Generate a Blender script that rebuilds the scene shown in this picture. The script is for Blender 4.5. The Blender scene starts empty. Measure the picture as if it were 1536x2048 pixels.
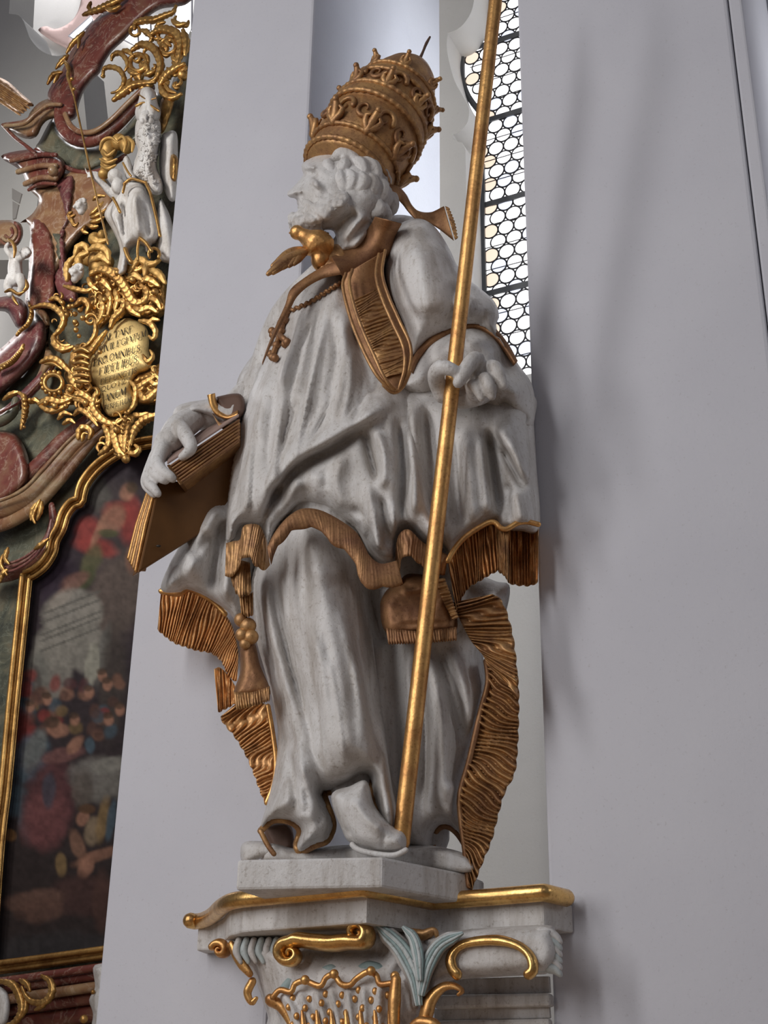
import bpy, bmesh, math, random
import numpy as np
from mathutils import Vector
from mathutils.geometry import delaunay_2d_cdt

random.seed(7)
RNG = np.random.default_rng(7)
sc = bpy.context.scene
COL = sc.collection

# ------------------------------------------------------------------ camera
FPX = 2800.0                       # focal length in pixels of the 1536 x 2048 frame
CAM = np.array([0.0, 0.0, 1.6])
PITCH = math.atan(2800.0 / 5932.0)
ROLL = math.radians(0.89)
fwd = np.array([0, math.cos(PITCH), math.sin(PITCH)])
r0 = np.array([1.0, 0, 0]); u0 = np.array([0, -math.sin(PITCH), math.cos(PITCH)])
rgt = r0 * math.cos(ROLL) + u0 * math.sin(ROLL)
upv = -r0 * math.sin(ROLL) + u0 * math.cos(ROLL)
cam = bpy.data.cameras.new('camera'); camo = bpy.data.objects.new('camera', cam); COL.objects.link(camo)
cam.sensor_fit = 'VERTICAL'; cam.sensor_height = 36.0; cam.lens = FPX / 2048.0 * 36.0
cam.clip_start = 0.05; cam.clip_end = 200
from mathutils import Matrix
camo.matrix_world = Matrix(((rgt[0], upv[0], -fwd[0], CAM[0]), (rgt[1], upv[1], -fwd[1], CAM[1]),
                            (rgt[2], upv[2], -fwd[2], CAM[2]), (0, 0, 0, 1)))
sc.camera = camo

# ------------------------------------------------------------------ light
sc.view_settings.view_transform = 'Standard'
sc.view_settings.look = 'None'
sc.view_settings.gamma = 1.0
sc.view_settings.use_curve_mapping = False
sc.view_settings.exposure = 0.0
w = bpy.data.worlds.new('church_light'); sc.world = w; w.use_nodes = True
bgn = w.node_tree.nodes['Background']
bgn.inputs['Color'].default_value = (0.86, 0.86, 0.98, 1)     # daylight scattered in a white church
bgn.inputs['Strength'].default_value = 0.11
def area(name, loc, target, sx, sy, power, color):
    l = bpy.data.lights.new(name, 'AREA'); l.shape = 'RECTANGLE'; l.size = sx; l.size_y = sy
    l.energy = power; l.color = color
    o = bpy.data.objects.new(name, l); COL.objects.link(o); o.location = loc
    d = Vector(target) - Vector(loc); o.rotation_euler = d.to_track_quat('-Z', 'Y').to_euler()
    return o
area('choir_window_light', (-4.9, 1.2, 4.6), (0, 4.2, 3.0), 0.7, 4.6, 112, (1.0, 0.98, 0.97))
area('choir_window_light', (-3.2, -0.6, 5.0), (0, 4.2, 3.0), 0.7, 4.6, 112, (1.0, 0.98, 0.97))
area('nave_window_light', (1.5, -7.0, 8.5), (0, 4.2, 3.0), 3.0, 4.0, 45, (0.95, 0.96, 1.0))
area('ambulatory_fill_light', (2.56, 5.32, 6.2), (-0.3, 5.0, 5.0), 1.0, 3.0, 42, (0.90, 0.95, 1.0)).data.spread = math.radians(100)  # added fill lamp, brightens the inner face of the left pillar
area('side_window_light', (4.6, 2.6, 5.4), (2.5, 4.4, 4.6), 0.8, 3.0, 26, (0.97, 0.98, 1.0)).data.spread = math.radians(45)
area('aisle_fill_light', (-6.0, 4.2, 8.6), (-2.5, 8.8, 7.0), 1.2, 2.4, 92, (1.0, 0.97, 0.92)).data.spread = math.radians(90)  # unseen lamp added to light the upper altar

# ------------------------------------------------------------------ pixel helpers
def raydir(px, py):
    px = np.asarray(px, float); py = np.asarray(py, float)
    return (fwd * FPX + rgt * (px[..., None] - 768.0) + upv * (1024.0 - py[..., None]))
def P(px, py, Y):
    """point of the world that the photograph shows at (px, py), Y metres away from the camera's wall"""
    d = raydir(px, py); t = np.asarray(Y, float) / d[..., 1]
    return CAM + d * t[..., None]
def PZ(px, py, z):
    d = raydir(px, py); t = (np.asarray(z, float) - CAM[2]) / d[..., 2]
    return CAM + d * t[..., None]
class Plane:
    def __init__(s, origin, deg):
        a = math.radians(deg); s.o = np.array(origin, float)
        s.u = np.array([math.cos(a), -math.sin(a), 0]); s.n = np.array([-math.sin(a), -math.cos(a), 0])
    def at(s, px, py, off=0.0):
        d = raydir(px, py); o = s.o
        num = ((o - CAM) @ s.n) + np.asarray(off, float)
        t = num / (d @ s.n)
        return CAM + d * t[..., None]
    def sz(s, p):
        q = np.asarray(p) - s.o
        return float(q @ s.u), float(p[2])
    def pt(s, su, z, off=0.0):
        q = s.o + s.u * su + s.n * off
        return np.array([q[0], q[1], z])

# ------------------------------------------------------------------ materials
MATS = {}
def newmat(name):
    m = bpy.data.materials.new(name); m.use_nodes = True
    nt = m.node_tree; b = nt.nodes['Principled BSDF']
    return m, nt, b
def nd(nt, typ, **kw):
    n = nt.nodes.new(typ)
    for k, v in kw.items(): setattr(n, k, v)
    return n
def coords(nt, scale=(1, 1, 1)):
    tc = nd(nt, 'ShaderNodeTexCoord'); mp = nd(nt, 'ShaderNodeMapping'); mp.inputs['Scale'].default_value = scale
    nt.links.new(tc.outputs['Object'], mp.inputs['Vector']); return mp.outputs['Vector']
def noise(nt, vec, scale, detail=5, rough=0.6, dist=0.0):
    n = nd(nt, 'ShaderNodeTexNoise'); n.inputs['Scale'].default_value = scale; n.inputs['Detail'].default_value = detail
    n.inputs['Roughness'].default_value = rough; n.inputs['Distortion'].default_value = dist
    nt.links.new(vec, n.inputs['Vector']); return n.outputs['Fac']
def ramp(nt, fac, stops):
    r = nd(nt, 'ShaderNodeValToRGB'); e = r.color_ramp.elements
    while len(e) < len(stops): e.new(0.5)
    for el, (p, c) in zip(e, stops): el.position = p; el.color = (*c, 1)
    nt.links.new(fac, r.inputs['Fac']); return r.outputs['Color']
def bump(nt, b, fac, strength, dist):
    n = nd(nt, 'ShaderNodeBump'); n.inputs['Strength'].default_value = strength; n.inputs['Distance'].default_value = dist
    nt.links.new(fac, n.inputs['Height']); nt.links.new(n.outputs['Normal'], b.inputs['Normal']); return n
def mul(nt, a, c, f=1.0):
    m = nd(nt, 'ShaderNodeMix', data_type='RGBA', blend_type='MULTIPLY'); m.inputs['Factor'].default_value = f
    nt.links.new(a, m.inputs['A']); nt.links.new(c, m.inputs['B']); return m.outputs['Result']
def plaster(name, c1, c2, rough=0.85, scale=1.3, bs=0.25):
    m, nt, b = newmat(name); v = coords(nt)
    col = ramp(nt, noise(nt, v, scale, 6, 0.6), [(0.3, c1), (0.7, c2)])
    spk = ramp(nt, noise(nt, v, 95, 3, 0.7), [(0.27, (0.78, 0.76, 0.74)), (0.38, (1, 1, 1))])
    nt.links.new(mul(nt, col, spk, 0.6), b.inputs['Base Color']); b.inputs['Roughness'].default_value = rough
    bump(nt, b, noise(nt, v, 60, 5, 0.7), bs, 0.004); MATS[name] = m; return m
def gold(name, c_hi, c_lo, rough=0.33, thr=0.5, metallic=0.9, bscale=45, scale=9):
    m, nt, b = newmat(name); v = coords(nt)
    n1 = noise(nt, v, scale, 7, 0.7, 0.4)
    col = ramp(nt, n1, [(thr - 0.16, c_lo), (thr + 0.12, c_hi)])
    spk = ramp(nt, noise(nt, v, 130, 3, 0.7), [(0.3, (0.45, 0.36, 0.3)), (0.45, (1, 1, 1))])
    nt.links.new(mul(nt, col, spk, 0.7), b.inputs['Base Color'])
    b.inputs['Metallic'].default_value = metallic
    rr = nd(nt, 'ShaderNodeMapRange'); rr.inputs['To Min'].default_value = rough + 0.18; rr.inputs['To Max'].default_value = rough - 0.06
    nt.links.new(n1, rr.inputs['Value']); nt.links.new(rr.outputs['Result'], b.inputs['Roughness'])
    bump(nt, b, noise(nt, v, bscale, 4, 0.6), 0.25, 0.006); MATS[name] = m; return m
def marble(name, stops, scale=2.2, vein=(0.55, 0.45, 0.35), rough=0.33):
    m, nt, b = newmat(name); v = coords(nt)
    col = ramp(nt, noise(nt, v, scale, 8, 0.62, 1.6), stops)
    wv = noise(nt, v, scale * 1.7, 6, 0.6, 2.5)
    vn = ramp(nt, wv, [(0.475, (0, 0, 0)), (0.5, (1, 1, 1)), (0.525, (0, 0, 0))])
    mx = nd(nt, 'ShaderNodeMix', data_type='RGBA'); nt.links.new(col, mx.inputs['A']); mx.inputs['B'].default_value = (*vein, 1)
    mm = nd(nt, 'ShaderNodeMath', operation='MULTIPLY'); mm.inputs[1].default_value = 0.28
    nt.links.new(vn, mm.inputs[0]); nt.links.new(mm.outputs[0], mx.inputs['Factor'])
    nt.links.new(mx.outputs['Result'], b.inputs['Base Color']); b.inputs['Roughness'].default_value = rough
    MATS[name] = m; return m
plaster('wall_white', (0.545, 0.545, 0.595), (0.60, 0.60, 0.645))
plaster('wall_warm', (0.60, 0.59, 0.57), (0.66, 0.65, 0.62))
plaster('vault_pink', (0.55, 0.40, 0.37), (0.62, 0.46, 0.43))
plaster('paint_grey', (0.36, 0.34, 0.32), (0.42, 0.40, 0.38))
plaster('floor_stone', (0.42, 0.31, 0.22), (0.54, 0.42, 0.31), scale=3)
def carved(name, c1, c2, grime):
    m, nt, b = newmat(name); v = coords(nt)
    col = ramp(nt, noise(nt, v, 3.2, 7, 0.65), [(0.3, c1), (0.68, c2)])
    stv = coords(nt, (14, 14, 2.2))
    st = ramp(nt, noise(nt, stv, 1.0, 6, 0.7), [(0.36, grime), (0.54, (1, 1, 1))])
    spk = ramp(nt, noise(nt, v, 75, 4, 0.8), [(0.32, (0.55, 0.50, 0.45)), (0.45, (1, 1, 1))])
    nt.links.new(mul(nt, mul(nt, col, st, 0.55), spk, 0.75), b.inputs['Base Color'])
    b.inputs['Roughness'].default_value = 0.46; b.inputs['Specular IOR Level'].default_value = 0.4
    bump(nt, b, noise(nt, v, 30, 7, 0.7), 0.5, 0.008); MATS[name] = m
carved('white_paint', (0.56, 0.535, 0.51), (0.71, 0.70, 0.695), (0.50, 0.44, 0.38))
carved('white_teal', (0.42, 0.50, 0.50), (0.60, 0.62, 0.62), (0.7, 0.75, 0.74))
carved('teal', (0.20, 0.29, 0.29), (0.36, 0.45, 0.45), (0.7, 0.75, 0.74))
gold('gold', (0.82, 0.47, 0.17), (0.44, 0.20, 0.075), 0.36, 0.47)
gold('gold_worn', (0.56, 0.32, 0.13), (0.28, 0.14, 0.07), 0.40, 0.50, 0.55, 45, 14)
gold('gold_fringe', (0.84, 0.48, 0.20), (0.40, 0.18, 0.07), 0.34, 0.46, 0.5, 45, 14)
gold('gold_polished', (0.80, 0.50, 0.18), (0.42, 0.21, 0.08), 0.24, 0.44, 0.95, 30, 11)
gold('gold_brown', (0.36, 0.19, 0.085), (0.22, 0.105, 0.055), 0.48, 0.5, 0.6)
gold('gold_altar', (0.70, 0.42, 0.14), (0.30, 0.15, 0.045), 0.36, 0.52, 0.85, 40, 7)
gold('gold_ochre', (0.62, 0.38, 0.12), (0.45, 0.26, 0.08), 0.45, 0.5, 0.5, 50, 6)
gold('plate_gold', (0.80, 0.60, 0.26), (0.66, 0.46, 0.18), 0.5, 0.45, 0.6, 18, 4)
marble('red_marble', [(0.3, (0.06, 0.018, 0.014)), (0.5, (0.145, 0.038, 0.028)), (0.68, (0.18, 0.085, 0.05))])
marble('ochre_marble', [(0.3, (0.15, 0.055, 0.03)), (0.5, (0.24, 0.13, 0.065)), (0.7, (0.30, 0.215, 0.12))])
marble('green_marble', [(0.3, (0.03, 0.035, 0.03)), (0.5, (0.10, 0.10, 0.07)), (0.7, (0.20, 0.16, 0.10))], 3.0, (0.3, 0.33, 0.26))
marble('purple_marble', [(0.3, (0.07, 0.02, 0.024)), (0.55, (0.15, 0.045, 0.045)), (0.7, (0.20, 0.085, 0.07))])
def flat(name, c, rough=0.6, metallic=0.0):
    m, nt, b = newmat(name); v = coords(nt)
    col = ramp(nt, noise(nt, v, 20, 4), [(0.3, tuple(x * 0.85 for x in c)), (0.7, c)])
    nt.links.new(col, b.inputs['Base Color']); b.inputs['Roughness'].default_value = rough; b.inputs['Metallic'].default_value = metallic
    MATS[name] = m
flat('lead', (0.05, 0.05, 0.055), 0.5, 0.3)
flat('iron', (0.13, 0.075, 0.05), 0.6, 0.3)
flat('frame_grey', (0.11, 0.115, 0.12), 0.5)
flat('ink', (0.02, 0.016, 0.012), 0.6)
flat('book_leather', (0.17, 0.075, 0.02), 0.42, 0.3)
flat('book_top', (0.36, 0.25, 0.21), 0.6)
flat('lining_shade_brown', (0.15, 0.085, 0.06), 0.6, 0.2)  # cope lining; also paints the shade in the hem hollow
def lit(name, c, s):
    m, nt, b = newmat(name); v = coords(nt)
    col = ramp(nt, noise(nt, v, 4, 4), [(0.3, tuple(x * 0.93 for x in c)), (0.7, c)])
    b.inputs['Base Color'].default_value = (0.3, 0.3, 0.3, 1); b.inputs['Roughness'].default_value = 0.15
    nt.links.new(col, b.inputs['Emission Color']); b.inputs['Emission Strength'].default_value = s; MATS[name] = m
lit('glass_white', (1.0, 0.985, 1.0), 2.2)
lit('glass_blue', (0.80, 0.84, 1.0), 1.15)
lit('glass_orange', (1.0, 0.80, 0.62), 1.05)

# ------------------------------------------------------------------ mesh helpers
def emp(name, loc, label=None, cat=None, group=None):
    o = bpy.data.objects.new(name, None); COL.objects.link(o); o.location = [float(x) for x in loc]; o.empty_display_size = 0.1
    if label: tag(o, label, cat, group)
    return o
def tag(o, label, cat, group=None):
    o['label'] = label; o['category'] = cat
    if group: o['group'] = group
    return o
def root_off(o):
    v = Vector((0, 0, 0))
    while o is not None:
        v += o.location; o = o.parent
    return v
class MB:
    def __init__(s): s.v = []; s.f = []; s.n = 0
    def add(s, verts, faces):
        verts = np.asarray(verts, float).reshape(-1, 3)
        s.v.append(verts); k = s.n
        s.f.extend([tuple(int(i) + k for i in f) for f in faces]); s.n += len(verts); return s
    def grid(s, G, closed_u=False, closed_v=False):
        G = np.asarray(G, float); nu, nv = G.shape[:2]; fs = []
        for i in range(nu if closed_u else nu - 1):
            for j in range(nv if closed_v else nv - 1):
                a = i * nv + j; b_ = ((i + 1) % nu) * nv + j; c = ((i + 1) % nu) * nv + (j + 1) % nv; d = i * nv + (j + 1) % nv
                fs.append((a, b_, c, d))
        return s.add(G.reshape(-1, 3), fs)
    def sheet(s, F, B):
        """a closed sheet from a front grid and a back grid of the same size"""
        nu, nv = F.shape[:2]; n = nu * nv; fs = []
        for i in range(nu - 1):
            for j in range(nv - 1):
                a = i * nv + j; fs.append((a, a + nv, a + nv + 1, a + 1)); fs.append((n + a, n + a + 1, n + a + nv + 1, n + a + nv))
        ring = [i * nv for i in range(nu)] + [(nu - 1) * nv + j for j in range(1, nv)] + [i * nv + nv - 1 for i in range(nu - 2, -1, -1)] + [j for j in range(nv - 2, 0, -1)]
        for k in range(len(ring)):
            a, b_ = ring[k], ring[(k + 1) % len(ring)]; fs.append((a, n + a, n + b_, b_))
        return s.add(np.concatenate([F.reshape(-1, 3), B.reshape(-1, 3)]), fs)
    def tube(s, pts, rad, segs=10, flat=1.0, cap=True, flatdir=None, groove=0.0):
        pts = np.asarray(pts, float); n = len(pts)
        rad = np.full(n, rad, float) if np.isscalar(rad) else np.asarray(rad, float)
        if len(rad) != n: rad = np.interp(np.linspace(0, 1, n), np.linspace(0, 1, len(rad)), rad)
        T = np.gradient(pts, axis=0); T /= (np.linalg.norm(T, axis=1)[:, None] + 1e-12)
        ref = np.array(flatdir if flatdir is not None else (0.13, -0.9, 0.3), float)
        rows = []; rr = []
        if cap:
            idx = [(0, -0.85, 0.35), (0, -0.5, 0.8)] + [(i, 0, 1) for i in range(n)] + [(n - 1, 0.5, 0.8), (n - 1, 0.85, 0.35)]
        else: idx = [(i, 0, 1) for i in range(n)]
        A = None
        for (i, off, k) in idx:
            t = T[i]
            if flatdir is not None or A is None:
                a = ref - t * (ref @ t)
                if np.linalg.norm(a) < 1e-4: a = np.cross(t, (0.3, 0.5, 0.8))
            else: a = A - t * (A @ t)
            a = a / np.linalg.norm(a); A = a; b_ = np.cross(t, a)
            c = pts[i] + t * rad[i] * off
            ang = np.arange(segs) * 2 * math.pi / segs
            gk = 1.0 - groove * np.exp(-(np.minimum(ang, 2 * math.pi - ang) / 0.42) ** 2)[:, None]
            rows.append(c + gk * (np.cos(ang)[:, None] * a * flat + np.sin(ang)[:, None] * b_) * rad[i] * k)
        G = np.array(rows); m = len(rows)
        fs = []
        for i in range(m - 1):
            for j in range(segs):
                a_ = i * segs + j; b2 = i * segs + (j + 1) % segs
                fs.append((a_, b2, b2 + segs, a_ + segs))
        fs.append(tuple(range(segs - 1, -1, -1))); fs.append(tuple((m - 1) * segs + j for j in range(segs)))
        return s.add(G.reshape(-1, 3), fs)
    def ball(s, c, r, segs=12, rings=8, axes=None):
        c = np.asarray(c, float); r = np.array([r] * 3 if np.isscalar(r) else r, float)
        A = np.eye(3) if axes is None else np.asarray(axes, float)
        vs = [(0, 0, 1)]
        for i in range(1, rings):
            th = math.pi * i / rings
            for j in range(segs):
                ph = 2 * math.pi * j / segs; vs.append((math.sin(th) * math.cos(ph), math.sin(th) * math.sin(ph), math.cos(th)))
        vs.append((0, 0, -1)); fs = []
        for j in range(segs): fs.append((0, 1 + j, 1 + (j + 1) % segs))
        for i in range(rings - 2):
            for j in range(segs):
                a = 1 + i * segs + j; b_ = 1 + i * segs + (j + 1) % segs
                fs.append((a, a + segs, b_ + segs, b_))
        k = 1 + (rings - 2) * segs; L = len(vs) - 1
        for j in range(segs): fs.append((L, k + (j + 1) % segs, k + j))
        return s.add(c + (np.array(vs) * r) @ A, fs)
    def prism(s, front, back):
        front = np.asarray(front, float); back = np.asarray(back, float); n = len(front)
        fs = [tuple(range(n)), tuple(range(2 * n - 1, n - 1, -1))]
        for i in range(n): fs.append((i, n + i, n + (i + 1) % n, (i + 1) % n))
        return s.add(np.concatenate([front, back]), fs)
    def build(s, name, mat, parent=None, smooth=True, angle=None, bevel=0.0, kind=None, fix=True):
        me = bpy.data.meshes.new(name)
        me.from_pydata(np.concatenate(s.v).tolist(), [], s.f)
        if fix:
            bm = bmesh.new(); bm.from_mesh(me)
            bmesh.ops.recalc_face_normals(bm, faces=bm.faces)
            bm.to_mesh(me); bm.free()
        me.materials.append(MATS[mat] if isinstance(mat, str) else mat)
        if smooth: me.polygons.foreach_set('use_smooth', [True] * len(me.polygons))
        o = bpy.data.objects.new(name, me); COL.objects.link(o)
        if smooth and angle is not None:
            me.set_sharp_from_angle(angle=math.radians(angle))
        if parent is not None:
            o.parent = parent; o.location = -root_off(parent)
        if bevel:
            md = o.modifiers.new('bevel', 'BEVEL'); md.width = bevel; md.segments = 2; md.limit_method = 'ANGLE'; md.angle_limit = math.radians(40)
        if kind: o['kind'] = kind
        return o
def struct(o): o['kind'] = 'structure'; return o

def spline(pts, n, closed=False):
    """Catmull-Rom through pts (any dimension), n samples evenly spaced along the length"""
    p = np.asarray(pts, float)
    if closed: q = np.vstack([p[-1], p, p[0], p[1]])
    else: q = np.vstack([2 * p[0] - p[1], p, 2 * p[-1] - p[-2]])
    out = []
    m = len(q) - 3
    for i in range(m):
        t = np.linspace(0, 1, 17)[:-1][:, None]
        a, b_, c, d = q[i], q[i + 1], q[i + 2], q[i + 3]
        out.append(0.5 * ((2 * b_) + (-a + c) * t + (2 * a - 5 * b_ + 4 * c - d) * t ** 2 + (-a + 3 * b_ - 3 * c + d) * t ** 3))
    out = np.vstack(out + [q[-2][None]])
    L = np.concatenate([[0], np.cumsum(np.linalg.norm(np.diff(out[:, :2], axis=0), axis=1))])
    if closed: s_ = np.linspace(0, L[-1], n + 1)[:-1]
    else: s_ = np.linspace(0, L[-1], n)
    return np.stack([np.interp(s_, L, out[:, k]) for k in range(out.shape[1])], 1)
def plen(p): p = np.asarray(p, float)[:, :2]; return float(np.linalg.norm(np.diff(p, axis=0), axis=1).sum())
def segdist(X, pts):
    """distance, signed side and segment nearest to a polyline"""
    best = np.full(len(X), 1e9); side = np.zeros(len(X)); pts = np.asarray(pts, float); par = np.zeros(len(X)); nseg = len(pts) - 1
    for i_, (a, b_) in enumerate(zip(pts[:-1], pts[1:])):
        ab = b_ - a; l2 = ab @ ab + 1e-9
        t = np.clip(((X - a) @ ab) / l2, 0, 1)
        q = X - (a + t[:, None] * ab); d = np.hypot(q[:, 0], q[:, 1])
        cr = ab[0] * (X[:, 1] - a[1]) - ab[1] * (X[:, 0] - a[0])
        m = d < best; best[m] = d[m]; side[m] = np.sign(cr[m]); par[m] = (i_ + t[m]) / nseg
    return best, side, par
def sm_(t): t = np.clip(t, 0, 1); return t * t * (3 - 2 * t)
def inside(X, poly):
    x, y = X[:, 0], X[:, 1]; r = np.zeros(len(X), bool); n = len(poly)
    for i in range(n):
        a, b_ = poly[i], poly[(i + 1) % n]
        if a[1] == b_[1]: continue
        c = ((a[1] > y) != (b_[1] > y)) & (x < (b_[0] - a[0]) * (y - a[1]) / (b_[1] - a[1]) + a[0]); r ^= c
    return r
def vnoise(X, s, seed=0):
    x = X[:, 0] / s + seed * 17.3; y = X[:, 1] / s + seed * 7.7
    xi = np.floor(x); yi = np.floor(y); fx = x - xi; fy = y - yi; fx = fx * fx * (3 - 2 * fx); fy = fy * fy * (3 - 2 * fy)
    h = lambda a, b_: (np.sin(a * 127.1 + b_ * 311.7) * 43758.5453) % 1.0
    return (h(xi, yi) * (1 - fx) + h(xi + 1, yi) * fx) * (1 - fy) + (h(xi, yi + 1) * (1 - fx) + h(xi + 1, yi + 1) * fx) * fy - 0.5

class Relief:
    """A rounded solid: an outline, swelling H metres to the front (and H*back to the rear) within R pixels of its edge,
    with folds (polyline, amount, width on one side, width on the other) carved in or raised. at(px,py,h) gives world points."""
    def __init__(s, poly, at, H, R, folds=(), step=6, back=0.6, nz=0.0, nzs=22, round_=True, seed=1, holes=(), sharp=1.6, Rf=None):
        s.sharp = sharp; s.Rf = Rf
        poly = np.asarray(poly, float)
        per = plen(np.vstack([poly, poly[:1]])); n = max(12, int(per / step))
        s.poly = spline(poly, n, True) if round_ else s._lin(poly, step)
        s.at, s.H, s.R, s.step, s.back, s.nz, s.nzs, s.seed = at, H, R, step, back, nz, nzs, seed
        s.folds = [(spline(f[0], max(4, int(plen(f[0]) / 14))), f[1], f[2], f[3] if len(f) > 3 else f[2]) for f in folds]
        s.holes = [spline(h_, max(10, int(plen(h_) / step)), True) for h_ in holes]
    def _lin(s, poly, step):
        out = []
        for a, b_ in zip(poly, np.roll(poly, -1, 0)):
            k = max(1, int(np.linalg.norm(b_ - a) / step)); out += [a + (b_ - a) * i / k for i in range(k)]
        return np.array(out)
    def edge(s, X):
        d = segdist(X, np.vstack([s.poly, s.poly[:1]]))[0]
        for h_ in s.holes: d = np.minimum(d, segdist(X, np.vstack([h_, h_[:1]]))[0])
        return d
    def h(s, X, d=None):
        X = np.asarray(X, float)
        if d is None: d = s.edge(X) * inside(X, s.poly)
        R_e = s.R if s.Rf is None else s.R * np.interp(X[:, 1], s.Rf[0], s.Rf[1])
        e = np.clip(d / R_e, 0, 1); pr = np.sqrt(np.clip(1 - (1 - e) ** 2, 0, 1)); z = s.H * pr
        mask = np.clip(d / 9.0, 0, 1)
        for pts, amp, w1, w2 in s.folds:
            dd, sd, tp = segdist(X, pts); w_ = np.where(sd > 0, w1, w2)
            tap = sm_(np.minimum(tp, 1 - tp) / 0.22)
            z = z + amp * 1.35 * tap * np.exp(-(dd / w_) ** s.sharp) * mask
        if s.nz: z = z + s.nz * (vnoise(X, s.nzs, s.seed) + 0.5 * vnoise(X, s.nzs * 0.45, s.seed + 3)) * mask
        return z, pr
    def front(s, px, py, lift=0.0):
        X = np.stack([np.atleast_1d(np.asarray(px, float)), np.atleast_1d(np.asarray(py, float))], 1)
        z, _ = s.h(X); return s.at(X[:, 0], X[:, 1], z + lift)
    def mesh(s, mb=None):
        mb = mb or MB(); st = s.step
        lo = s.poly.min(0); hi = s.poly.max(0)
        gx, gy = np.meshgrid(np.arange(lo[0], hi[0], st), np.arange(lo[1], hi[1], st * 0.87))
        gx = gx + (np.arange(gx.shape[0]) % 2)[:, None] * st * 0.5
        X = np.stack([gx.ravel(), gy.ravel()], 1)
        ok = inside(X, s.poly)
        for h_ in s.holes: ok &= ~inside(X, h_)
        X = X[ok]
        d = s.edge(X); X = X[d > st * 0.55]
        loops = [s.poly] + s.holes; V = []; E = []
        for lp in loops:
            k = len(V); V += [tuple(p) for p in lp]; E += [(k + i, k + (i + 1) % len(lp)) for i in range(len(lp))]
        nb = len(V); V += [tuple(p) for p in X]
        r = delaunay_2d_cdt([Vector(v) for v in V], E, [], 1, 1e-5)
        ov = np.array([tuple(v) for v in r[0]]); of = np.array([f for f in r[2] if len(f) == 3])
        cen = ov[of].mean(1); ok = inside(cen, s.poly)
        for h_ in s.holes: ok &= ~inside(cen, h_)
        of = of[ok]
        d = s.edge(ov); bnd = d < 1e-3
        z, pr = s.h(ov, d); z[bnd] = 0
        Fp = s.at(ov[:, 0], ov[:, 1], z); Bp = s.at(ov[:, 0], ov[:, 1], -s.H * s.back * pr)
        n = len(ov); bi = np.arange(n) + n; bi[bnd] = np.arange(n)[bnd]
        faces = [tuple(f) for f in of] + [(bi[f[0]], bi[f[2]], bi[f[1]]) for f in of]
        allv = np.concatenate([Fp, Bp]); used = np.unique(np.array(faces)); mp = -np.ones(2 * n, int); mp[used] = np.arange(len(used))
        mb.add(allv[used], [tuple(mp[list(f)]) for f in faces]); return mb

def ribbon(a, b_, at, n=60, m=8, thick=0.012, ridge=0.0, cords=0, wig=0.6, scallop=0.0, nsc=0, seed=0, lift=0.0, bulge=0.0, skew=0.0):
    """sheet between two edges; a and b_ are lists of (px, py[, depth]); returns an MB"""
    A = spline(a, n); B = spline(b_, n)
    if skew: B = np.stack([np.interp(np.clip(np.linspace(0, 1, n) + skew, 0, 1), np.linspace(0, 1, n), B[:, k]) for k in range(B.shape[1])], 1)
    v = np.linspace(0, 1, m)
    rg = np.random.default_rng(seed)
    G = A[:, None, :] * (1 - v[None, :, None]) + B[:, None, :] * v[None, :, None]
    u = np.linspace(0, 1, n)
    if nsc:
        k = scallop * np.abs(np.sin(u * math.pi * nsc))
        D = B[:, :2] - A[:, :2]; D /= np.linalg.norm(D, axis=1)[:, None] + 1e-9
        G[:, :, :2] += D[:, None, :] * (k[:, None] * v[None, :] ** 2)[:, :, None]
    dep = G[:, :, 2] if G.shape[2] > 2 else np.zeros(G.shape[:2])
    h = np.zeros(G.shape[:2]) + lift
    if cords:
        ph = u[:, None] * cords + wig * np.sin(v[None, :] * 2.3 + 5 * u[:, None] * 3.1 + seed) + 0.35 * wig * np.sin(v[None, :] * 6 + 31 * u[:, None])
        k = np.abs(np.sin(ph * math.pi)) ** 0.7
        am = 0.55 + 0.9 * ((np.sin(np.floor(ph) * 12.9898 + seed) * 43758.5) % 1.0)
        h = h + ridge * k * am
    h = h + bulge * np.sin(v * math.pi)[None, :]
    F = at(G[:, :, 0], G[:, :, 1], h - dep); Bk = at(G[:, :, 0], G[:, :, 1], lift - thick - dep)
    return MB().sheet(F, Bk)

def remesh(mb, name, mat, parent, voxel=0.006, smooth=3, factor=0.5, disp=None):
    o = mb.build(name + '_raw', mat, None, fix=True)
    md = o.modifiers.new('r', 'REMESH'); md.mode = 'VOXEL'; md.voxel_size = voxel; md.use_smooth_shade = True
    if smooth:
        s_ = o.modifiers.new('s', 'SMOOTH'); s_.iterations = smooth; s_.factor = factor
    dg = bpy.context.evaluated_depsgraph_get(); dg.update()
    me = bpy.data.meshes.new_from_object(o.evaluated_get(dg)); me.name = name
    bpy.data.objects.remove(o)
    n = bpy.data.objects.new(name, me); COL.objects.link(n)
    me.polygons.foreach_set('use_smooth', [True] * len(me.polygons))
    if len(me.materials) == 0: me.materials.append(MATS[mat])
    if parent is not None: n.parent = parent; n.location = -root_off(parent)
    return n
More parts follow.
